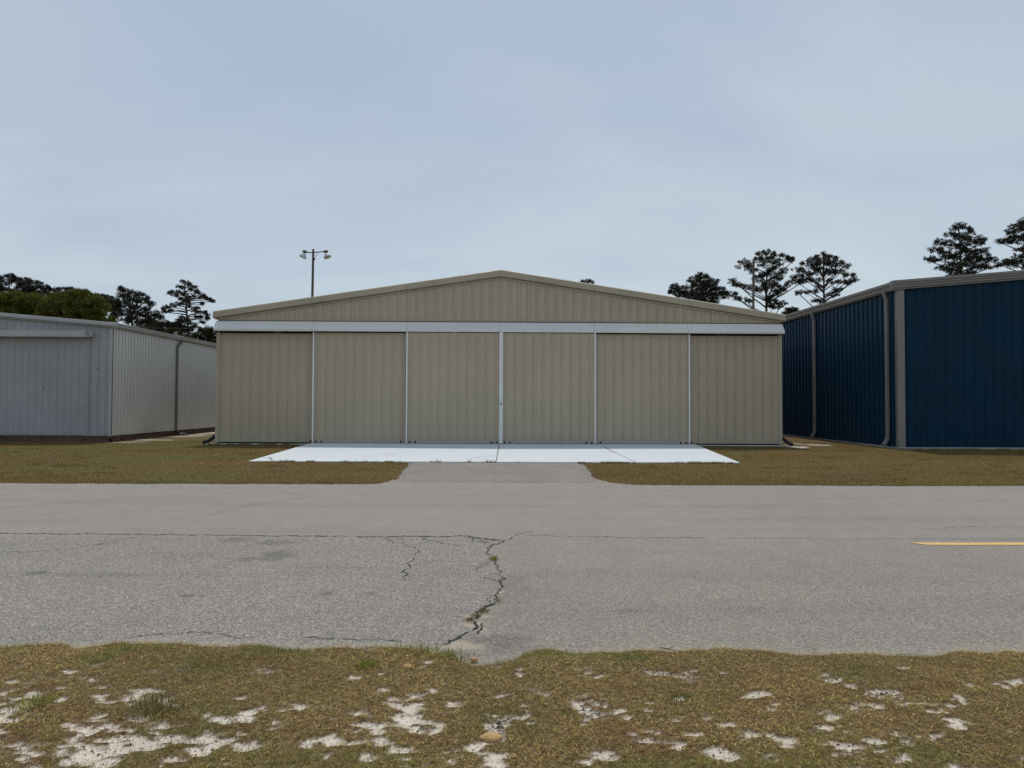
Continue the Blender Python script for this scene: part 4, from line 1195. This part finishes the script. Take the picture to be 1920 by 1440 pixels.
# pines
def pad_pine(org, sc, Y, trunk_pts, pads, lab, seed, tuft=0.17, per=26, fill=3.0, lift=0.45, tw=0.19, group='pines behind the hangars', down=0.0):
    """a pine grown limb by limb: each pad of needles has its own place in depth and its own limb back to the trunk"""
    rnd = random.Random(seed); rng = np.random.default_rng(seed)
    P = lambda x, y, d=0.0: at(org[0] + x / sc, org[1] + y / sc, Y + d)
    m = Y / F_PX / sc
    tp = [P(x, y) for x, y in trunk_pts]                       # from the lowest visible point up
    base = Vector((tp[0].x + rnd.uniform(-.2, .2), Y, 0))
    o = empty('pine_tree', base, lab, 'tree', group)
    path = [base] + tp
    def on_trunk(z):
        for a, b in zip(path[:-1], path[1:]):
            if z <= b.z: return a.lerp(b, max(0, min(1, (z - a.z) / max(1e-3, b.z - a.z))))
        return path[-1].copy()
    top = path[-1].z
    fine = [on_trunk(top * k / 16) for k in range(17)]
    bm = bmesh.new()
    tube(bm, fine, [tw + (0.045 - tw) * (k / 16) ** 1.2 for k in range(17)], 8)
    xs = [p[0] for p in pads]; half = max(0.6, (max(xs) - min(xs)) / 2 * m)
    tufts, rads = [], []
    for (x, y, rx, ry) in pads:
        c0 = P(x, y); tx = on_trunk(c0.z).x
        q = min(1, abs(c0.x - tx) / half)
        dy = rnd.gauss(0, 0.55) * half * math.sqrt(max(0.05, 1 - q * q))
        c = P(x, y, dy); rx_, ry_ = rx * m, ry * m
        dist = math.hypot(c.x - tx, dy)
        za = max(0.45 * top, min(top * 0.98, c.z - dist * lift - ry_ * 0.5))
        a = on_trunk(za)
        mid = a.lerp(c, 0.5) + Vector((0, 0, -0.12 * dist * lift + 0.04)); mid.z -= down * dist * 0.1
        r0 = 0.020 + 0.022 * min(dist, 2.5)
        end = c - Vector((0, 0, ry_ * 0.5))
        tube(bm, [a, a.lerp(mid, .5) + Vector((0, 0, .03)), mid, mid.lerp(end, .55), end], [r0, r0 * .8, r0 * .62, r0 * .45, r0 * .28], 5, caps=False)
        n = max(6, int(1.55 * fill * math.pi * rx_ * ry_ / (math.pi * tuft * tuft)))
        for k in range(n):
            th = rnd.uniform(0, 6.283); rr = math.sqrt(rnd.random())
            e = c + Vector((rx_ * rr * math.cos(th), rx_ * 0.9 * rnd.uniform(-1, 1), ry_ * rr * math.sin(th)))
            if k % 2 == 0: tube(bm, [end.lerp(mid, rnd.random() * .5), e], [0.016, 0.007], 3, caps=False)
            tufts.append(tuple(e)); rads.append(tuft * rnd.uniform(0.65, 1.15))
    put('trunk', mesh_of(bm, 'trunk', True), M_BARK, o)
    co, tri, colr = needles(tufts, rads, int(per * 1.25), rng, (0.10, 0.21), 0.031)
    put('crown', raw_mesh('crown', co, tri, colr), M_NEEDLE, o)
    return o
A, B, C_, D = ((1220, 420), 4.571), ((1440, 400), 2.769), ((220, 480), 8.0), ((0, 480), 8.0)
pad_pine(*A, 62, [(430,660),(435,560),(430,450)], [(430,450,45,30),(370,480,50,28),(480,490,60,40),(400,530,80,40),(520,540,60,35),(560,500,30,25),(600,580,50,35),(430,600,90,40),(540,620,70,30),(640,610,40,30),(330,600,40,30),(210,545,45,28),(250,575,50,25),(270,605,60,22),(180,590,40,22),(290,545,25,15),(500,660,100,30),(380,650,80,30)],
    'low rounded pine just over the right roof slope of the tan hangar', 11)
pad_pine(*A, 60, [(992,760),(990,560),(1000,400),(985,255)], [(920,255,12,15),(985,250,40,22),(1060,275,30,28),(1125,262,20,20),(1020,310,60,30),(930,300,40,25),(1190,290,45,24),(1215,315,20,18),(1090,330,40,28),(960,345,35,25),(800,325,40,14),(840,360,45,22),(860,400,48,26),(1040,380,48,24),(1140,400,35,22),(1000,430,48,28),(1100,445,58,32),(920,470,45,32),(1060,510,58,40),(980,540,58,38),(700,490,40,17),(760,520,55,22),(840,540,50,20),(900,565,48,24),(1130,560,45,28),(1080,590,48,28),(1170,520,25,18),(1240,490,45,26),(1290,490,35,28),(1230,455,30,14),(1060,690,58,38),(1120,690,40,28),(1030,640,35,28),(700,600,40,18),(760,640,50,18),(830,665,45,16)],
    'open ragged pine with bare limbs behind the floodlight pole', 12, fill=2.5, lift=0.6)
pad_pine(*A, 60, [(1485,680),(1485,520),(1480,380),(1485,265)], [(1485,260,25,16),(1430,285,45,18),(1520,290,50,22),(1370,310,45,18),(1590,300,35,18),(1320,335,35,17),(1640,330,35,18),(1480,330,78,28),(1560,350,50,24),(1680,365,30,18),(1400,360,55,24),(1250,395,38,20),(1310,400,40,18),(1450,400,58,26),(1530,420,58,28),(1610,400,45,24),(1360,430,45,20),(1290,450,35,17),(1660,440,40,18),(1740,435,25,14),(1750,470,35,17),(1700,500,45,20),(1630,500,40,18),(1560,490,40,18),(1420,490,40,17),(1340,480,40,16),(1270,500,30,16),(1400,575,40,13),(1330,580,40,13),(1270,590,35,13),(1600,560,40,18),(1570,600,45,22),(1450,660,50,14)],
    'spreading round headed pine just left of the blue roof edge', 13, fill=2.6, lift=0.7)
pad_pine(*B, 55, [(1002,330),(1000,220),(995,140),(990,75)], [(985,72,38,17),(1045,90,25,17),(955,110,30,17),(1010,125,50,19),(890,150,30,11),(940,155,30,14),(1070,145,45,19),(1115,150,28,14),(980,175,45,19),(860,190,30,13),(910,200,35,14),(1050,200,55,20),(1120,195,30,14),(835,240,22,13),(880,235,40,15),(960,225,45,18),(1040,245,60,20),(1110,235,45,16),(1160,240,28,14),(920,275,35,16),(990,270,50,22),(1070,280,40,13),(940,295,35,11),(1120,275,30,13),(1150,280,30,10),(1000,310,70,20)],
    'tall broad pine behind the blue roof with full crown', 14, fill=2.6, lift=0.35)
pad_pine(*B, 55, [(1362,340),(1360,200),(1350,60)], [(1340,45,40,22),(1310,70,40,22),(1260,95,30,14),(1205,145,25,11),(1250,140,40,17),(1310,130,50,23),(1230,250,45,16),(1290,255,50,18),(1210,265,20,10),(1340,220,40,22),(1320,180,30,14),(1370,110,50,36),(1400,180,50,36),(1380,265,50,20),(1430,130,50,30),(1440,230,50,30)],
    'pine cut by the right edge of the view behind blue roof', 15, fill=2.6, lift=0.35)
pad_pine(*A, 72, [(1215,800),(1210,735)], [(1210,728,45,12),(1180,735,30,14),(1245,738,35,14),(1210,765,60,22),(1170,770,40,20)], 'tip of a small pine in the notch between tan and blue roofs', 16, group='pines behind the hangars')
pad_pine((740, 480), 3.43, 78, [(1242,240),(1240,165)], [(1240,160,22,8),(1215,165,18,7),(1262,166,16,6),(1240,185,40,14),(1235,210,50,18)], 'pine tip barely peeking over the tan roof right of its peak', 17)
pad_pine(*D, 72, [(60,600),(30,440),(0,310)], [(0,310,35,25),(20,350,30,20),(-30,330,40,40),(50,400,40,30),(20,450,45,35),(-20,480,50,40),(60,480,35,25),(-60,400,50,50),(10,540,90,50)], 'pine cut by the left edge of the view', 21, 0.2)
pad_pine(*D, 74, [(140,600),(136,440),(140,290)], [(140,288,45,24),(110,300,25,18),(200,300,25,16),(160,330,50,24),(220,330,25,17),(130,370,40,18),(180,380,35,18),(110,420,30,18),(230,370,35,18),(95,500,30,20)], 'slender small topped pine above the green tree near left edge', 22, 0.2)
pad_pine(*D, 76, [(385,640),(380,480),(370,365)], [(280,350,50,20),(350,365,60,25),(400,350,30,20),(300,410,70,35),(400,400,60,35),(450,370,40,25),(500,400,50,25),(350,460,90,40),(460,450,60,35),(260,480,50,30),(540,450,50,35),(400,520,120,50),(300,560,90,40),(500,530,80,40),(180,540,70,40)], 'broad dense dark pine behind the bright green trees', 23, 0.22, 34, 3.6)
pad_pine(*D, 80, [(620,640),(610,500),(590,410)], [(550,390,30,20),(590,410,40,20),(610,450,40,25),(640,470,40,20),(700,460,30,20),(740,480,30,18),(760,500,20,12),(600,520,60,40),(690,520,50,35),(650,570,80,40),(740,560,40,25)], 'short pine on the right shoulder of the broad dense pine', 24, 0.2, 30, 3.2)
pad_pine(*D, 78, [(985,680),(980,580),(1000,500)], [(840,510,40,18),(900,495,50,18),(970,495,50,16),(1040,485,40,16),(1090,500,30,14),(1150,520,50,17),(1220,545,50,17),(1270,560,35,15),(880,550,70,30),(1000,550,80,35),(1120,570,80,30),(930,600,80,30),(800,570,50,25),(1050,620,120,40)], 'flat topped dark pine over the middle of the bright green tree', 25, 0.22, 34, 3.6)
pad_pine(*D, 82, [(1560,860),(1540,700),(1500,590)], [(1400,590,60,17),(1480,580,60,17),(1560,595,50,17),(1620,615,50,17),(1680,625,40,15),(1450,630,80,30),(1560,650,90,35),(1660,680,80,40),(1500,700,90,40),(1620,750,90,40),(1700,780,70,50)], 'low dark pine between green tree and tall bushy pine', 26, 0.22, 34, 3.8)
pad_pine(*C_, 66, [(225,1040),(200,800),(140,600),(100,510)], [(30,500,35,22),(50,490,30,18),(110,510,45,25),(180,530,50,30),(250,560,55,32),(330,580,50,28),(400,610,50,30),(450,640,30,22),(100,600,90,45),(200,640,90,45),(300,660,80,36),(420,690,70,36),(510,700,40,22),(500,740,50,22),(80,720,100,55),(220,760,100,45),(350,780,80,36),(460,800,50,28),(560,850,60,32),(620,900,50,36),(100,850,100,55),(250,880,100,45),(400,880,100,45),(520,920,80,36),(660,920,40,24),(150,960,120,45),(320,980,120,45),(480,980,100,40),(-20,700,60,60),(-40,860,70,70)], 'bushy dark pine over the eave corner of the grey hangar', 27, 0.22, 34, 3.6)
pad_pine(*C_, 64, [(1066,1210),(1055,1000),(1030,720),(1012,500),(1005,390)], [(990,385,33,22),(1050,410,42,26),(1090,440,30,22),(940,460,42,22),(1010,470,36,22),(1140,465,42,22),(1100,500,38,22),(780,550,25,14),(840,540,50,19),(910,535,45,19),(870,590,35,16),(1000,560,36,26),(1180,530,48,22),(1230,550,40,18),(1290,580,40,22),(1310,620,48,22),(1370,650,40,16),(1420,675,25,14),(1250,620,30,16),(1150,600,38,18),(1080,630,32,18),(1000,630,52,26),(940,650,38,18),(900,720,48,20),(960,710,50,22),(830,740,50,22),(760,760,45,20),(700,790,35,20),(720,840,45,17),(800,820,30,13),(1060,690,28,18),(1110,760,46,22),(1200,780,30,14),(1160,820,42,22),(1230,840,48,22),(1310,850,40,22),(1350,890,30,18),(1350,940,25,14),(1240,920,48,22),(1280,990,30,22),(1200,910,38,18),(1270,710,16,20),(1010,930,58,34),(940,970,60,32),(1060,990,66,36),(880,1010,70,36),(980,1050,80,38),(1140,1050,66,36),(1210,1090,40,22),(820,1040,60,32),(1060,1110,90,38),(760,1020,40,22)],
    'lone layered pine with drooping tiers beside the tan roof', 28, 0.16, 26, 2.5, lift=0.12)
leafy(150, 549, 60, [(550,8,12),(554,34,26),(560,56,38),(570,66,48),(582,72,56),(596,78,62),(620,80,64)], 'bright green spring tree over the grey hangar roof, the larger of two', 31, 460, 120)
leafy(48, 555, 62, [(556,34,28),(560,56,44),(567,66,54),(580,70,60),(600,70,62)], 'smaller bright green tree at left edge over grey roof', 32, 340, 120)
leafy(300, 606, 76, [(607,20,30),(616,50,50),(630,60,60),(650,60,60)], 'dark leafy tree low behind the grey gutter left of the lone pine', 33, 200, 110, None, 0.35, name='broadleaf_tree')
leafy(395, 618, 80, [(619,20,20),(628,34,30),(640,40,40),(660,40,40)], 'dark leafy tree low in the gap beside the tan hangar', 34, 160, 110, None, 0.35, name='broadleaf_tree')

# ------------------------------------------------------------------ small things on the ground
def on_verge(px, py):
    p = gnd(px, py, 0.01)
    p.z = max(0.0, float(verge_z(np.array([p.x]), np.array([p.y]))[0])); return p
def rock(px, py, rx, ry, rz, lab, seed, z0):
    p = on_verge(px, py)
    bm = bmesh.new(); bmesh.ops.create_icosphere(bm, subdivisions=3, radius=1)
    rnd = random.Random(seed); ph = [rnd.uniform(0, 6) for _ in range(6)]
    for v in bm.verts:
        c = v.co.copy()
        k = 1 + 0.16 * math.sin(3.1*c.x + ph[0]) * math.sin(2.7*c.y + ph[1]) + 0.10 * math.sin(7*c.x + ph[2]) * math.cos(6*c.z + ph[3]) + 0.07 * math.sin(13*c.y + ph[4] + 9*c.x)
        v.co = Vector((p.x + c.x * rx * k, p.y + c.y * ry * k, p.z + max(c.z, -0.3) * rz * k))
    o = put('clay_lump', mesh_of(bm, 'clay_lump', True), M_CLAY); tag(o, lab, 'clay lump', 'clay lumps in the verge')
rock(921, 1381, 0.042, 0.030, 0.017, 'largest orange clay lump, low on the sandy verge', 1, 0.0)
rock(764, 1252, 0.026, 0.020, 0.018, 'small tan clay lump under the green tuft at the road edge', 2, 0.005)
rock(889, 1234, 0.020, 0.016, 0.016, 'smallest clay lump, in the grass just below the crack end', 3, 0.005)
def tuft(px, py, n, h, rad, cols, lab, grp, seed, z0=0.0, name='weed_tuft'):
    p = on_verge(px, py) if py > 1200 else gnd(px, py, z0); rng = np.random.default_rng(seed)
    if py > 1200: z0 = p.z
    x = p.x + rng.normal(0, rad, n); y = p.y + rng.normal(0, rad * 0.8, n)
    az = np.arctan2(y - p.y, x - p.x) + rng.normal(0, 0.7, n)
    c = np.where((rng.random(n) < 0.5)[:, None], np.array(cols[0]), np.array(cols[1])) * rng.uniform(0.7, 1.2, n)[:, None]
    me = blades(name, x, y, np.full(n, z0 - 0.005), rng.uniform(0.45, 1.1, n) * h, rng.uniform(0.002, 0.0042, n) * (1 if py > 900 else 2.2), az, np.abs(rng.normal(0.45, 0.35, n)), c, rng.uniform(0.1, 0.8, n), rng)
    o = put(name, me, M_GRASS); tag(o, lab, 'weed', grp)
G1 = [(0.19, 0.21, 0.022), (0.30, 0.28, 0.045)]; G2 = [(0.20, 0.13, 0.06), (0.27, 0.19, 0.09)]; G3 = [(0.15, 0.16, 0.05), (0.24, 0.19, 0.08)]
g_ = 'weeds growing in the road crack'
tuft(926, 1048, 120, 0.045, 0.022, G1, 'small green weed highest up the road crack', g_, 1)
tuft(908, 1146, 140, 0.035, 0.026, G3, 'olive weed tuft midway down the crack above the broken patch', g_, 2)
tuft(892, 1154, 70, 0.03, 0.02, G3, 'thin olive weed between the two larger crack tufts', g_, 5)
tuft(880, 1163, 90, 0.035, 0.016, G2, 'brown dead weed beside the broken asphalt patch', g_, 3)
tuft(935, 1126, 40, 0.03, 0.012, G3, 'tiny weed at the bend of the road crack', g_, 4)
g_ = 'weed tufts along the road edge'
tuft(780, 1219, 360, 0.042, 0.070, G1, 'lush green grass tuft on the road edge left of the crack end', g_, 6)
tuft(845, 1228, 320, 0.045, 0.065, G1, 'lush green grass tuft in the notch below the crack end', g_, 7)
tuft(292, 1332, 420, 0.075, 0.065, G3, 'tall olive grass tuft among the sand patches', g_, 8)
tuft(66, 1322, 240, 0.060, 0.045, G1, 'green grass tuft nearest the left side of the verge', g_, 9)
tuft(690, 1250, 200, 0.05, 0.035, G1, 'green grass tuft beside a narrow sand scrape', g_, 10)
tuft(1278, 1312, 200, 0.045, 0.04, G3, 'dark olive grass tuft on the right part of the verge', g_, 11)
g_ = 'dry weeds along the apron edge'
for i, (px, lab) in enumerate(((822, 'wispy dry weed at the apron edge, nearest the left grass corner'), (880, 'dry weed at the apron edge left of the centre joint'), (917, 'widest dry weed, at the foot of the apron centre joint'), (808, 'dark sprig at the apron edge beside the left driveway corner'), (972, 'tiny sprig at the apron edge right of the centre joint'))):
    tuft(px, 867.5, (40, 34, 90, 14, 12)[i], (.11, .12, .10, .09, .06)[i], (.04, .02, .06, .012, .012)[i], G2, lab, g_, 20 + i, 0.01)
def twig(pts, lab, seed):
    P = [gnd(a, b) + Vector((0, 0, 0.006 + 0.004 * (k % 2))) for k, (a, b) in enumerate(pts)]
    bm = bmesh.new(); tube(bm, P, [0.0030 - 0.0004 * k for k in range(len(P))], 5)
    q = P[1]; tube(bm, [q, q + Vector((0.05, 0.03, 0.008))], [0.002, 0.001], 4)
    o = put('twig', mesh_of(bm, 'twig', True), M_PLANK if seed else plain('pale twig', (0.3, 0.25, 0.18), 0.8)); tag(o, lab, 'twig', 'twigs on the road edge')
twig([(1238, 1216), (1252, 1220), (1268, 1223), (1278, 1224)], 'dark forked twig on the asphalt edge', 1)
twig([(1512, 1213), (1521, 1217), (1530, 1221)], 'pale thin twig on the asphalt edge further right', 0)
